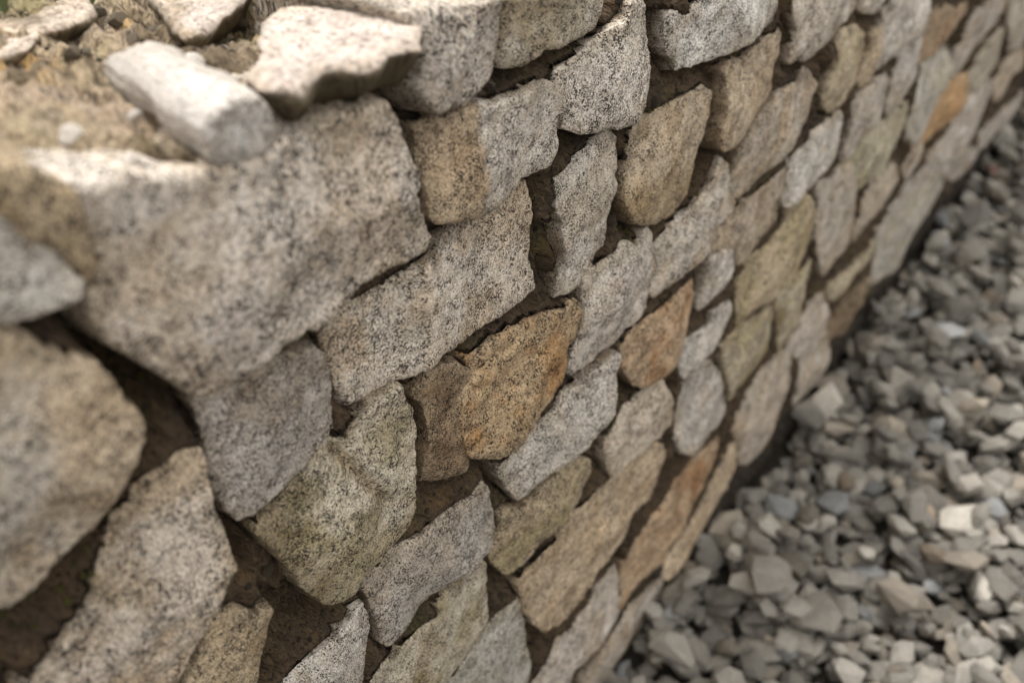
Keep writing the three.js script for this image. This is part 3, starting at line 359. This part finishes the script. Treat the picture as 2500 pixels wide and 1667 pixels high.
['browntan', 0.026, 'top', [0.1115, 0.9073, 0.1288, 0.896, 0.1421, 0.883, 0.1433, 0.8757, 0.1446, 0.8639, 0.1452, 0.85, 0.1386, 0.8395, 0.1341, 0.852, 0.1272, 0.8661, 0.1206, 0.8766, 0.114, 0.8896, 0.1077, 0.897]],
];
const STONE_LABELS = { white: 'pale white granite stone', rust: 'rust stained stone', orange: 'orange brown stone with a sharp lower tip', amber: 'amber brown stone with rusty streaks', brown: 'dark brown recessed stone' };
STONES.forEach(([tone, front, marks, outline], i) => {
  const poly = pairs(outline), mx = poly.reduce((s, p) => s + p[0], 0) / poly.length, my = poly.reduce((s, p) => s + p[1], 0) / poly.length;
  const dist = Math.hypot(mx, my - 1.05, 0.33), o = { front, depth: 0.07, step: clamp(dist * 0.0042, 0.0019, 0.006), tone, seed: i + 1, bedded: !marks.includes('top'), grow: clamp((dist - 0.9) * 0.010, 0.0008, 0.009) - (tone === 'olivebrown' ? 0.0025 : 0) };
  if (marks.includes('top')) { o.depth = 0.13; o.bevel = 0.003; }
  if (marks.includes('ridge')) { o.ridge = [0.3373, 0.71, 0.015]; o.tilt = 0.03; }
  if (marks.includes('groove')) o.groove = [0.2655, 0.623, -0.446, 0.567];
  if (marks.includes('left_tan')) o.split = { tone: 'ochre', soft: 0.004, fn: (x, y) => 0.386 - x - 0.03 * (y - 0.78) };
  if (marks.includes('low_brown')) o.split = { tone: 'browntan', soft: 0.014, fn: (x, y) => 0.672 - y - (x - 0.65) * 0.15 };
  if (marks.includes('right_tan')) o.split = { tone: 'tan', soft: 0.012, fn: (x, y) => x - 0.095 };
  if (tone === 'amber') { o.relief = 1.4; o.tilt = 0.2; o.rag = 0.6; }
  if (tone === 'brown') { o.relief = 1.3; }
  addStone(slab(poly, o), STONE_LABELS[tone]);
});
const MASONRY = STONES.map(([, f, , o]) => ({ f, p: pairs(o) }));
// the same masonry carried on past both ends of the framed stretch
{
  const R = rng(77), tones = ['grey', 'tangrey', 'greytan', 'olivetan', 'light', 'greyolive', 'tan', 'olive'];
  const left = [0.62, 0.55, 0.48, 0.40, 0.33, 0.25, 0.17, 0.05, 0.03, 0.06], right = (y) => { const b = [2.58, 2.46, 2.33, 2.21, 2.09, 1.83, 1.45, 1.07, 0.69, 0.55], t = clamp(y / 0.1, 0, 8.99), i = Math.floor(t); return mix(b[i], b[i + 1], t - i); };
  const taken = STONES.map(([, , , o]) => pairs(o)), within = (p, x, y) => { let c = false; for (let i = 0, j = p.length - 1; i < p.length; j = i++) if ((p[i][1] > y) !== (p[j][1] > y) && x < ((p[j][0] - p[i][0]) * (y - p[i][1])) / (p[j][1] - p[i][1]) + p[i][0]) c = !c; return c; };
  const row = (x, y, h, xEnd) => {
    while (x < xEnd) {
      const w = 0.13 + R() * 0.17, n = [], hh = h * (0.82 + R() * 0.16), ww = w - 0.018, a = R() * 0.3, y0 = y + groundY(x) * 0.5;
      for (let k = 0; k < 10; k++) { const t = ((k + a) / 10) * 6.2832, c = Math.cos(t), s = Math.sin(t), q = Math.pow(Math.abs(c) ** 4 + Math.abs(s) ** 4, -0.25) * (0.9 + 0.16 * R()); n.push([x + w / 2 + (ww / 2) * c * q * 0.97, y0 + (hh / 2) * s * q]); }
      const free = !n.some(([u, v]) => taken.some((p) => within(p, u, v) || within(p, (u + x + w / 2) / 2, (v + y0) / 2)));
      if (x + w < xEnd + 0.1 && free && (x < 0 || Math.min(...n.map(([u, v]) => u - right(v))) > -0.02)) { const f = R() * 0.008; MASONRY.push({ f, p: n }); addStone(slab(n, { front: f, depth: 0.06, step: 0.009, tone: tones[Math.floor(R() * tones.length)], seed: 200 + Math.floor(R() * 1e5) })); }
      x += w * (x > 0 && x < 3 ? 0.98 : 1);
    }
  };
  for (let r = 0; r < 8; r++) { const y = 0.055 + r * 0.108, k = clamp(Math.round((y + 0.05) / 0.1), 0, 9); row(right(y + 0.05) + 0.01, y, 0.104, 4.4); row(-0.75, y, 0.104, left[k] - 0.16); }
}
const faceGrit = [];
const BACK = -0.205, TOP = 0.862;
{ // mortar core: swept profile up the face, over the top, down the back
  const prof = [];
  const FRONT = -0.013;
  for (let y = -0.25; y < TOP - 0.02; y += 0.0036) prof.push([y, FRONT, 0, 1]);
  for (let a = 0; a <= 1.0001; a += 0.2) prof.push([TOP - 0.02 + 0.02 * Math.sin(a * Math.PI / 2), FRONT - 0.02 + 0.02 * Math.cos(a * Math.PI / 2), Math.sin(a * Math.PI / 2), Math.cos(a * Math.PI / 2)]);
  for (let z = FRONT - 0.026; z > BACK; z -= 0.0045) prof.push([TOP, z, 1, 0]);
  for (let y = TOP - 0.01; y > -0.3; y -= 0.04) prof.push([y, BACK, 0, -1]);
  const xs = [];
  for (let x = -1.5; x < 7; x += x < -0.1 ? 0.03 : x < 0.75 ? 0.0032 : x < 1.1 ? 0.005 : x < 2.2 ? 0.009 : 0.02) xs.push(x);
  const polys = MASONRY;
  const columns = xs.map((x) => { // where each upright line crosses the stones: [bottom, top, front]
    const list = [];
    for (const { f, p } of polys) { const ys = []; for (let i = 0; i < p.length; i++) { const a = p[i], b = p[(i + 1) % p.length]; if ((a[0] > x) !== (b[0] > x)) ys.push(a[1] + ((x - a[0]) / (b[0] - a[0])) * (b[1] - a[1])); } ys.sort((a, b) => a - b); for (let k = 0; k + 1 < ys.length; k += 2) list.push([ys[k], ys[k + 1], f]); }
    return list;
  });
  // distances to the two nearest stones, and how proud the nearest one stands
  const boxes = polys.map(({ f, p }) => ({ f, p, x0: Math.min(...p.map((q) => q[0])), x1: Math.max(...p.map((q) => q[0])), y0: Math.min(...p.map((q) => q[1])), y1: Math.max(...p.map((q) => q[1])) }));
  const nearest = (x, y) => {
    let d1 = 0.06, d2 = 0.06, f = 0;
    for (const b of boxes) {
      if (x < b.x0 - d2 || x > b.x1 + d2 || y < b.y0 - d2 || y > b.y1 + d2) continue;
      let best = 1; const p = b.p;
      for (let i = 0, j = p.length - 1; i < p.length; j = i++) { const dx = p[i][0] - p[j][0], dy = p[i][1] - p[j][1], t = clamp(((x - p[j][0]) * dx + (y - p[j][1]) * dy) / (dx * dx + dy * dy + 1e-12)), e = (x - p[j][0] - dx * t) ** 2 + (y - p[j][1] - dy * t) ** 2; if (e < best) best = e; }
      best = Math.sqrt(best);
      if (best < d1) { d2 = d1; d1 = best; f = b.f; } else if (best < d2) d2 = best;
    }
    return [d1, d2, f];
  };
  const bed = (list, x, y, rough) => { // joints: nearly flush above a stone, running back under the next one; narrow ones are open and deep
    let lo = -1, hi = 9, fl = 0, inn = false;
    for (const [a, b, q] of list) { if (y >= a && y <= b) inn = true; else if (b < y && b > lo) { lo = b; fl = q; } else if (a > y && a < hi) hi = a; }
    if (inn) return -0.034;
    const [d1, d2, f] = nearest(x, y), dn = y - lo, up = hi - y, w = d1 + d2;
    let z = dn < 0.08 ? mix(fl - 0.008, mix(-0.030, -0.020, smooth(0.01, 0.03, w)), smooth(0, 1, dn / Math.min(dn + up, 0.05))) : mix(-0.028, -0.007, smooth(0.009, 0.03, w) * 1.08);
    z += rough * smooth(0.0, 0.012, d1);
    return Math.min(z, f - 0.010 + 0.6 * d1);
  };
  const pos = [], uv = [], col = [], ind = [], m = prof.length, G = rng(99);
  let run = 0;
  const len = prof.map((p, i) => (run += i ? Math.hypot(p[0] - prof[i - 1][0], p[1] - prof[i - 1][1]) : 0));
  xs.forEach((x, xi) => { for (let j = 0; j < m; j++) {
    const [y, z, ny, nz] = prof[j], big = fbm(x * 9, y * 9, z * 9 + 3, 2), mid = fbm(x * 34, y * 34, z * 34, 3), fine = fbm(x * 120, y * 120, z * 120, 2);
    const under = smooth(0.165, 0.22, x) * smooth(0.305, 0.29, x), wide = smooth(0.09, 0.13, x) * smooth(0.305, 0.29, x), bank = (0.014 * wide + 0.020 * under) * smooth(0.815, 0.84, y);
    const rough = clamp(0.010 * big + 0.015 * mid + 0.016 * fine + 0.006 * noise(x * 330, y * 330, z * 330), -0.020, 0.011);
    const d = nz > 0.9 && y < 0.845 ? mix(bed(columns[xi], x, y, rough) - FRONT, rough, smooth(0.002, 0.014, bank)) : nz > 0.5 ? rough : 0.022 * big + 0.030 * mid + 0.018 * fine + 0.006 * noise(x * 300, y * 300, z * 300);
    const lift = 0.018 * smooth(0.215, 0.185, x) * smooth(0.03, 0.09, x) * smooth(0.84, 0.862, y) * smooth(-0.14, -0.05, z);
    const rise = ny > 0.9 ? 0.001 * smooth(-0.05, -0.09, z) : 0;
    const held = nz > 0.9 && columns[xi].some(([a, b]) => y >= a && y <= b);
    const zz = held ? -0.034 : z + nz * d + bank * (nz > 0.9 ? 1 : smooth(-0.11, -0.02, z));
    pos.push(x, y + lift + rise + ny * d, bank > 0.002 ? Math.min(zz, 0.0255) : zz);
    if (nz > 0.9 && x > 0 && x < 1.3 && G() < (x < 0.7 ? 0.22 : 0.05) && y < 0.845 && !columns[xi].some(([a, b]) => y >= a - 0.001 && y <= b + 0.001)) faceGrit.push([x, y, z + d + bank]); uv.push(x / 0.52, len[j] / 0.52);
    const moss = smooth(0.10, 0.34, fbm(x * 16, y * 16, z * 16 + 40, 4)), dark = smooth(0.0, 0.3, fbm(x * 24, y * 24, z * 24 + 80, 3)), och = smooth(0.16, 0.36, fbm(x * 38, y * 38, z * 38 + 20, 3));
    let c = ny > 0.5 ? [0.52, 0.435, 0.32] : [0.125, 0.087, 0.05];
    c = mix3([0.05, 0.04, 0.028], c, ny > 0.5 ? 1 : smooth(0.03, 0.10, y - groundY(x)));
    if (nz > 0.35) c = mix3(c, [0.13, 0.105, 0.055], under * smooth(0.82, 0.835, y));  // dark mossy mortar; shade beneath the coping is painted into this colour too
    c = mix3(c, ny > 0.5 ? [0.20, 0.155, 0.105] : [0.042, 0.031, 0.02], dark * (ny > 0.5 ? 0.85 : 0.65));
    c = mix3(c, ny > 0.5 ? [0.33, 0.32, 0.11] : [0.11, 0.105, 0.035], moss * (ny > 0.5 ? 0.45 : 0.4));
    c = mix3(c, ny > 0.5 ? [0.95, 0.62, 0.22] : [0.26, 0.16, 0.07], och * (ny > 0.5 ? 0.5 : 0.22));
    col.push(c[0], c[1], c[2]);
  } });
  for (let i = 0; i < xs.length - 1; i++) for (let j = 0; j < m - 1; j++) { const a = i * m + j, b = a + m; ind.push(a, b, a + 1, b, b + 1, a + 1); }
  const g = new THREE.BufferGeometry();
  g.setAttribute('position', new THREE.Float32BufferAttribute(pos, 3)); g.setAttribute('uv', new THREE.Float32BufferAttribute(uv, 2)); g.setAttribute('color', new THREE.Float32BufferAttribute(col, 3));
  g.setIndex(ind); g.computeVertexNormals();
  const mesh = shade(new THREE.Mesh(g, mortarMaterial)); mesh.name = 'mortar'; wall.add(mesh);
}
// coping: flat stones bedded on the top
const COPING = [
['pink', 0.885, '', [0.2425, -0.0032, 0.2371, 0.0103, 0.2497, 0.0237, 0.2689, 0.0168, 0.2766, 0.0227, 0.2796, 0.0307, 0.2897, 0.0316, 0.3024, 0.025, 0.3174, 0.0304, 0.3373, 0.0148, 0.342, -0.0096, 0.3332, -0.0317, 0.3301, -0.0542, 0.3181, -0.0676, 0.2975, -0.0572, 0.2764, -0.0358, 0.2673, -0.0206]],
['pink', 0.876, '', [0.3037, -0.1607, 0.2912, -0.1298, 0.2758, -0.0962, 0.2913, -0.0967, 0.3112, -0.1037, 0.3373, -0.1169, 0.3533, -0.1476, 0.3251, -0.1843]],
['pinktan', 0.874, '', [0.2272, -0.2114, 0.2407, -0.1828, 0.2601, -0.1938, 0.2713, -0.1946, 0.2795, -0.184, 0.2681, -0.1637, 0.246, -0.1543, 0.2349, -0.1605, 0.2201, -0.1477, 0.2065, -0.1482, 0.1995, -0.1601]],
];
COPING.forEach(([tone, y, , outline], i) => addStone(slab(pairs(outline).map(([x, z]) => [x, -z]), { front: y, depth: 0.024, step: 0.0022, tone, seed: 150 + i, frame: 'top', bevel: 0.0025, relief: 0.55, tilt: 0.05, rag: 0.7, taper: 0.02, sideTone: 'shade' }), 'pale pinkish coping stone on the wall top').material = paleMaterial);  // sides coloured dark for moss stain, with the shade below the rim painted in
{ // more coping stones to either side, outside the picture
  const R = rng(31);
  for (const [a, b] of [[-0.75, -0.05], [0.62, 4.4]]) for (let x = a; x < b;) {
    const w = 0.12 + R() * 0.12;
    for (const z of [-0.07 - R() * 0.03, -0.15 - R() * 0.02]) { const n = []; for (let k = 0; k < 9; k++) { const t = (k / 9) * 6.2832, q = 0.86 + R() * 0.22; n.push([x + w / 2 + Math.cos(t) * w * 0.46 * q, -z + Math.sin(t) * 0.062 * q]); } addStone(slab(n, { front: 0.875 + R() * 0.01, depth: 0.04, step: 0.008, tone: 'pink', seed: 400 + Math.floor(R() * 1e4), frame: 'top' })).material = paleMaterial; }
    x += w;
  }
}
{ // whitish oblong stone bedded endwise in the top mortar
  const A = new THREE.Vector3(0.234, 0.876, -0.075), B = new THREE.Vector3(0.2165, 0.876, 0.022), ax = B.clone().sub(A), L = ax.length(); ax.normalize();
  const face = []; for (let k = 0; k < 14; k++) { const t = (k / 14) * 6.2832, c = Math.cos(t), s = Math.sin(t), q = Math.pow(Math.abs(c) ** 2.6 + Math.abs(s) ** 2.6, -1 / 2.6); face.push([0.0165 * c * q, 0.0145 * s * q]); }
  const g = slab(face, { front: 0, depth: L, step: 0.0016, tone: 'oblong', seed: 171, bevel: 0.0035, relief: 0.9, rag: 0.9, tilt: 0.05 });
  const side = new THREE.Vector3(0, 1, 0).cross(ax).normalize(), up = ax.clone().cross(side);
  g.applyMatrix4(new THREE.Matrix4().makeBasis(side, up, ax).setPosition(B));
  addStone(g, 'oblong whitish stone lying endwise in the top mortar').material = paleMaterial;
}
{ // small pale pebbles in the top mortar
  const spots = [[0.171, 0.8785, -0.026, 0.0062], [0.1745, 0.874, 0.005, 0.0050], [0.200, 0.876, -0.028, 0.0034], [0.262, 0.868, -0.072, 0.0068]];
  spots.forEach(([x, y, z, r], i) => { const g = tinted(toCreasedNormals(lump(60 + i, 4, 6, 36), 0.5), () => [1.3, 1.24, 1.15]); g.scale(r * 1.15, r * 0.85, r); g.rotateY(i * 1.3); g.translate(x, y, z); addStone(g, null, 'pebble').material = paleMaterial; });
}

{ // grit and crumbs of mortar on the top
  const R = rng(417), bits = [], shape = [chip(71), chip(72), chip(73)];
  for (let k = 0; k < 1300; k++) {
    const r = 0.0010 + 0.0042 * Math.pow(R(), 3), x = -0.1 + R() * 0.6, z = -0.195 + R() * 0.18, v = 0.25 + R() * 0.4, g = tinted(shape[k % 3].clone(), () => [v, v * 0.86, v * 0.66]);
    g.scale(r * 1.3, r, r); g.rotateY(R() * 6.28); g.translate(x, TOP + 0.022 * fbm(x * 9, TOP * 9, z * 9 + 3, 2) + 0.030 * fbm(x * 34, TOP * 34, z * 34, 3) + r * 0.35, z); bits.push(g);
  }
  for (const [x, y, z] of faceGrit) {
    const r = 0.0004 + 0.0017 * Math.pow(R(), 4), v = 0.08 + 0.36 * R() * R(), g = tinted(shape[Math.floor(R() * 3)].clone(), () => [v, v * 0.78, v * 0.52]);
    g.scale(r * 1.2, r, r); g.rotateZ(R() * 6.28); g.translate(x, y, z); bits.push(g);
  }
  for (let k = 0; k < faceGrit.length; k += 9) { // larger crumbs
    const [x, y, z] = faceGrit[k], r = 0.0012 + 0.0034 * Math.pow(R(), 3), v = 0.07 + 0.15 * R(), g = tinted(shape[Math.floor(R() * 3)].clone(), () => [v, v * 0.76, v * 0.5]);
    g.scale(r * 1.3, r, r * 0.8); g.rotateZ(R() * 6.28); g.translate(x, y, z - r * 0.2); bits.push(g);
  }
  const tufts = []; // moss in a few damp joints
  for (const [x, y, z] of faceGrit) if (fbm(x * 14, y * 14, 7, 2) > 0.17 && x < 0.9) {
    const r = 0.0009 + 0.0014 * R(), v = 0.25 + 0.4 * R(), g = tinted(shape[Math.floor(R() * 3)].clone(), () => [v * 0.62, v * 0.6, v * 0.13]);
    g.scale(r, r, r * 1.5); g.rotateX(R() * 6.28); g.translate(x, y, z + r * 0.5); tufts.push(g);
  }
  const moss = shade(new THREE.Mesh(mergeGeometries(tufts), mortarMaterial)); moss.name = 'moss'; moss.userData.kind = 'stuff'; wall.add(moss);
  const grit = shade(new THREE.Mesh(mergeGeometries(bits), mortarMaterial)); grit.name = 'grit'; grit.userData.kind = 'stuff'; wall.add(grit);
}

// ------------------------------------------------------------------ gravel
const ground = new THREE.Group(); ground.name = 'gravel_ground'; ground.userData = { kind: 'structure', label: 'bed of loose grey crushed stone gravel along the foot of the wall' }; scene.add(ground);
{ // the earth under the gravel, out to the horizon
  const ax = [-300, -60, -15, -5, -3]; for (let x = -2.8; x < 6; x += 0.2) ax.push(x); ax.push(6, 8, 15, 60, 300);
  const pos = [], uv = [], ind = [], az = ax.map((v) => v - 1), n = ax.length;
  for (const z of az) for (const x of ax) { pos.push(x, groundY(x) - 0.055 + 0.008 * noise(x * 3, z * 3, 1), z); uv.push(x / 0.3, z / 0.3); }
  for (let j = 0; j < n - 1; j++) for (let i = 0; i < n - 1; i++) { const a = j * n + i; ind.push(a, a + n, a + 1, a + 1, a + n, a + n + 1); }
  const g = new THREE.BufferGeometry(); g.setAttribute('position', new THREE.Float32BufferAttribute(pos, 3)); g.setAttribute('uv', new THREE.Float32BufferAttribute(uv, 2)); g.setIndex(ind); g.computeVertexNormals();
  const earth = shade(new THREE.Mesh(g, new THREE.MeshStandardMaterial({ map: mortarMap, bumpMap: mortarBump, bumpScale: 0.004, roughness: 1, color: new THREE.Color().setRGB(0.07, 0.06, 0.05) })));
  earth.name = 'soil'; ground.add(earth);
}
{ // stones dropped one by one onto a height map, small ones first, so that they rest on each other
  const R = rng(2024), X0 = -0.4, X1 = 4.6, Z0 = -0.03, Z1 = 1.5, C = 0.005, W = Math.ceil((X1 - X0) / C), H = Math.ceil((Z1 - Z0) / C), hm = new Float32Array(W * H);
  for (let j = 0; j < H; j++) for (let i = 0; i < W; i++) hm[j * W + i] = groundY(X0 + i * C) - 0.05;
  const stones = [], q = new THREE.Quaternion(), q2 = new THREE.Quaternion(), E = new THREE.Euler();
  const drop = (x, z, r) => {
    const a = r * (0.95 + R() * 0.65), b = r * (0.72 + R() * 0.45), c = r * (0.40 + R() * 0.34), yaw = R() * 6.2832, hA = (a + b) / 2 * 0.8;
    const i0 = Math.max(0, Math.floor((x - hA - X0) / C)), i1 = Math.min(W - 1, Math.ceil((x + hA - X0) / C)), j0 = Math.max(0, Math.floor((z - hA - Z0) / C)), j1 = Math.min(H - 1, Math.ceil((z + hA - Z0) / C));
    const hs = []; let sx = 0, sz = 0, n = 0, mean = 0;
    for (let j = j0; j <= j1; j++) for (let i = i0; i <= i1; i++) { const dx = X0 + i * C - x, dz = Z0 + j * C - z, d = Math.hypot(dx, dz); if (d < hA) { hs.push(hm[j * W + i]); mean += hm[j * W + i]; n++; } }
    if (!n || z < -0.002 + 0.04 * Math.max(0, noise(x * 6, 3, 8))) return; mean /= n; hs.sort((u, v) => u - v);
    let vv = 0;
    for (let j = j0; j <= j1; j++) for (let i = i0; i <= i1; i++) { const dx = X0 + i * C - x, dz = Z0 + j * C - z; if (Math.hypot(dx, dz) < hA) { sx += dx * (hm[j * W + i] - mean); sz += dz * (hm[j * W + i] - mean); vv += dx * dx; } }
    const base = hs[Math.floor(hs.length * 0.62)];
    if (base > groundY(x) + 0.022) return;
    const y = base + c * 0.55, tx = clamp(sx / (vv || 1), -0.8, 0.8), tz = clamp(sz / (vv || 1), -0.8, 0.8);
    for (let j = j0; j <= j1; j++) for (let i = i0; i <= i1; i++) { const dx = X0 + i * C - x, dz = Z0 + j * C - z, d = Math.hypot(dx, dz) / hA; if (d < 1) hm[j * W + i] = Math.max(hm[j * W + i], y + c * 0.8 * Math.sqrt(1 - d * d)); }
    E.set(tz * 0.8 + (R() - 0.5) * 0.5, 0, -tx * 0.8 + (R() - 0.5) * 0.5); q.setFromEuler(E); q2.setFromAxisAngle(new THREE.Vector3(0, 1, 0), yaw); q.multiply(q2);
    const s = R(), warm = R();
    let v = 0.135 + 0.21 * R() * R() + 0.14 * R(); if (s > 0.965) v = 0.55; else if (s > 0.9) v = 0.36;
    const color = warm > 0.98 ? [v * 1.05, v * 0.84, v * 0.62] : warm > 0.8 ? [v * 1.06, v * 0.93, v * 0.76] : warm < 0.06 ? [v * 0.97, v * 0.98, v * 0.98] : [v * 1.0, v * 0.935, v * 0.825];
    stones.push({ x, y, z, a, b, c, q: q.clone(), color, r });
  };
  const near = (x, z) => x > 0.35 && x < 3.3 && z < 0.75;
  for (let k = 0; k < 16000; k++) { const x = X0 + R() * (X1 - X0), z = Z0 + R() * (Z1 - Z0); drop(x, z, 0.009 + R() * 0.007); }
  for (let k = 0; k < 12000; k++) { const x = X0 + R() * (X1 - X0), z = Z0 + R() * (Z1 - Z0); drop(x, z, 0.012 + 0.013 * Math.pow(R(), 1.4)); }
  for (let k = 0; k < 3400; k++) { const x = X0 + R() * (X1 - X0), z = Z0 + R() * (Z1 - Z0); drop(x, z, 0.018 + 0.019 * R() * R()); }
  const shapes = []; for (let k = 0; k < 12; k++) shapes.push(chip(300 + k));
  const P = new THREE.Vector3();
  camera.updateMatrixWorld(true);
  stones.forEach((s, i) => { s.shape = i % shapes.length; const dx = s.x, dy = s.y - 1.05, dz = s.z - 0.33; s.size = s.r / Math.hypot(dx, dy, dz); s.seen = near(s.x, s.z) && s.z > 0.02 && s.y > groundY(s.x) - 0.02; });
  const ranked = stones.filter((s) => s.seen && s.x * 0.79 - (1.05 - s.y) * 0.0 + 0 > 0.3 && s.z < 0.24 + 0.25 * (s.x - 0.5)).sort((u, v) => v.size - u.size).slice(0, 300), chosen = new Set(ranked);
  const m = new THREE.Matrix4(), sc = new THREE.Vector3();
  const tones = []; for (let k = 0; k < 16; k++) tones.push(null);
  for (const s of ranked) {
    const key = s.color.map((c) => Math.round(c * 24)).join(); tones[key] = tones[key] || Object.assign(gravelMaterial.clone(), { color: new THREE.Color().setRGB(...s.color) });
    const mesh = shade(new THREE.Mesh(shapes[s.shape], tones[key])); mesh.name = numbered('gravel_stone'); mesh.position.set(s.x, s.y, s.z); mesh.quaternion.copy(s.q); mesh.scale.set(s.a, s.c, s.b); ground.add(mesh);
  }
  const rest = stones.filter((s) => !chosen.has(s)), inst = new THREE.InstancedMesh(chip(345), gravelMaterial, rest.length);
  rest.forEach((s, i) => { m.compose(P.set(s.x, s.y, s.z), s.q.clone().multiply(q.setFromEuler(E.set((i % 2) * Math.PI, (i % 7) * 0.9, 0))), sc.set(s.a, s.c, s.b)); inst.setMatrixAt(i, m); inst.setColorAt(i, new THREE.Color().setRGB(...s.color)); });
  shade(inst); inst.name = 'loose_gravel'; inst.userData.kind = 'stuff'; ground.add(inst);
  console.log('gravel', stones.length, ranked.length);
}

// ------------------------------------------------------------------ small things
{ // dark red leaf curled between the gravel and the wall foot
  const g = new THREE.PlaneGeometry(0.024, 0.014, 10, 6), P = g.attributes.position;
  for (let i = 0; i < P.count; i++) { const x = P.getX(i), y = P.getY(i), t = x / 0.012, w = Math.sqrt(Math.max(0, 1 - t * t)); P.setXYZ(i, x, y * w, 0.005 * t * t + 8 * y * y * w - 0.002 * Math.abs(y * 60)); }
  g.rotateX(-Math.PI / 2); g.computeVertexNormals();
  const leaf = shade(new THREE.Mesh(g, new THREE.MeshStandardMaterial({ color: new THREE.Color().setRGB(0.13, 0.035, 0.025), roughness: 0.5, side: THREE.DoubleSide })));
  leaf.name = 'dry_leaf'; leaf.position.set(2.07, 0.085, 0.045); leaf.rotation.set(0.3, 0.7, 0.25); scene.add(leaf);
  tag(leaf, 'small dark red dry leaf lying where the far gravel meets the wall', 'leaf');
}
{ // low plant growing behind the wall
  const plant = new THREE.Group(); plant.name = 'leafy_plant'; plant.position.set(0.29, groundY(0.2) - 0.02, -0.305); scene.add(plant);
  tag(plant, 'light green leafy plant growing behind the wall top', 'plant');
  const R = rng(88), leaves = [], stems = [];
  const blade = () => { const g = new THREE.PlaneGeometry(0.018, 0.04, 3, 6), P = g.attributes.position; for (let i = 0; i < P.count; i++) { const t = P.getY(i) / 0.04 + 0.5, w = Math.sin(Math.PI * Math.pow(t, 0.8)) + 0.03; P.setXYZ(i, P.getX(i) * w, t * 0.04, -0.012 * t * t + Math.abs(P.getX(i)) * 0.3); } g.computeVertexNormals(); return g; };
  for (let k = 0; k < 64; k++) {
    const a = R() * 6.2832, r = R() * 0.10, top = new THREE.Vector3(Math.cos(a) * (r + 0.05), 0.93 + R() * 0.12, Math.sin(a) * (r + 0.03)), foot = new THREE.Vector3(Math.cos(a) * r * 0.5, 0, Math.sin(a) * r * 0.5);
    const c = new THREE.CatmullRomCurve3([foot, foot.clone().lerp(top, 0.5).add(new THREE.Vector3((R() - 0.5) * 0.04, 0, (R() - 0.5) * 0.04)), top]);
    stems.push(new THREE.TubeGeometry(c, 10, 0.0022, 5));
    for (let j = 0; j < 18; j++) { const p = c.getPoint(0.45 + 0.55 * (j / 17)), g = blade(), s = 0.7 + R() * 0.6; g.scale(s, s, s); g.rotateX(0.9 + (R() - 0.5) * 1.0); g.rotateY(R() * 6.2832); g.translate(p.x, p.y, p.z); leaves.push(g); }
  }
  const f = shade(new THREE.Mesh(mergeGeometries(leaves), new THREE.MeshPhysicalMaterial({ color: new THREE.Color().setRGB(0.17, 0.24, 0.07), roughness: 0.8, transmission: 0.3, thickness: 0, side: THREE.DoubleSide }))); f.name = 'foliage'; plant.add(f);
  const s = shade(new THREE.Mesh(mergeGeometries(stems), new THREE.MeshStandardMaterial({ color: new THREE.Color().setRGB(0.10, 0.12, 0.05), roughness: 0.8 }))); s.name = 'stem'; plant.add(s);
}

renderer.render(scene, camera);
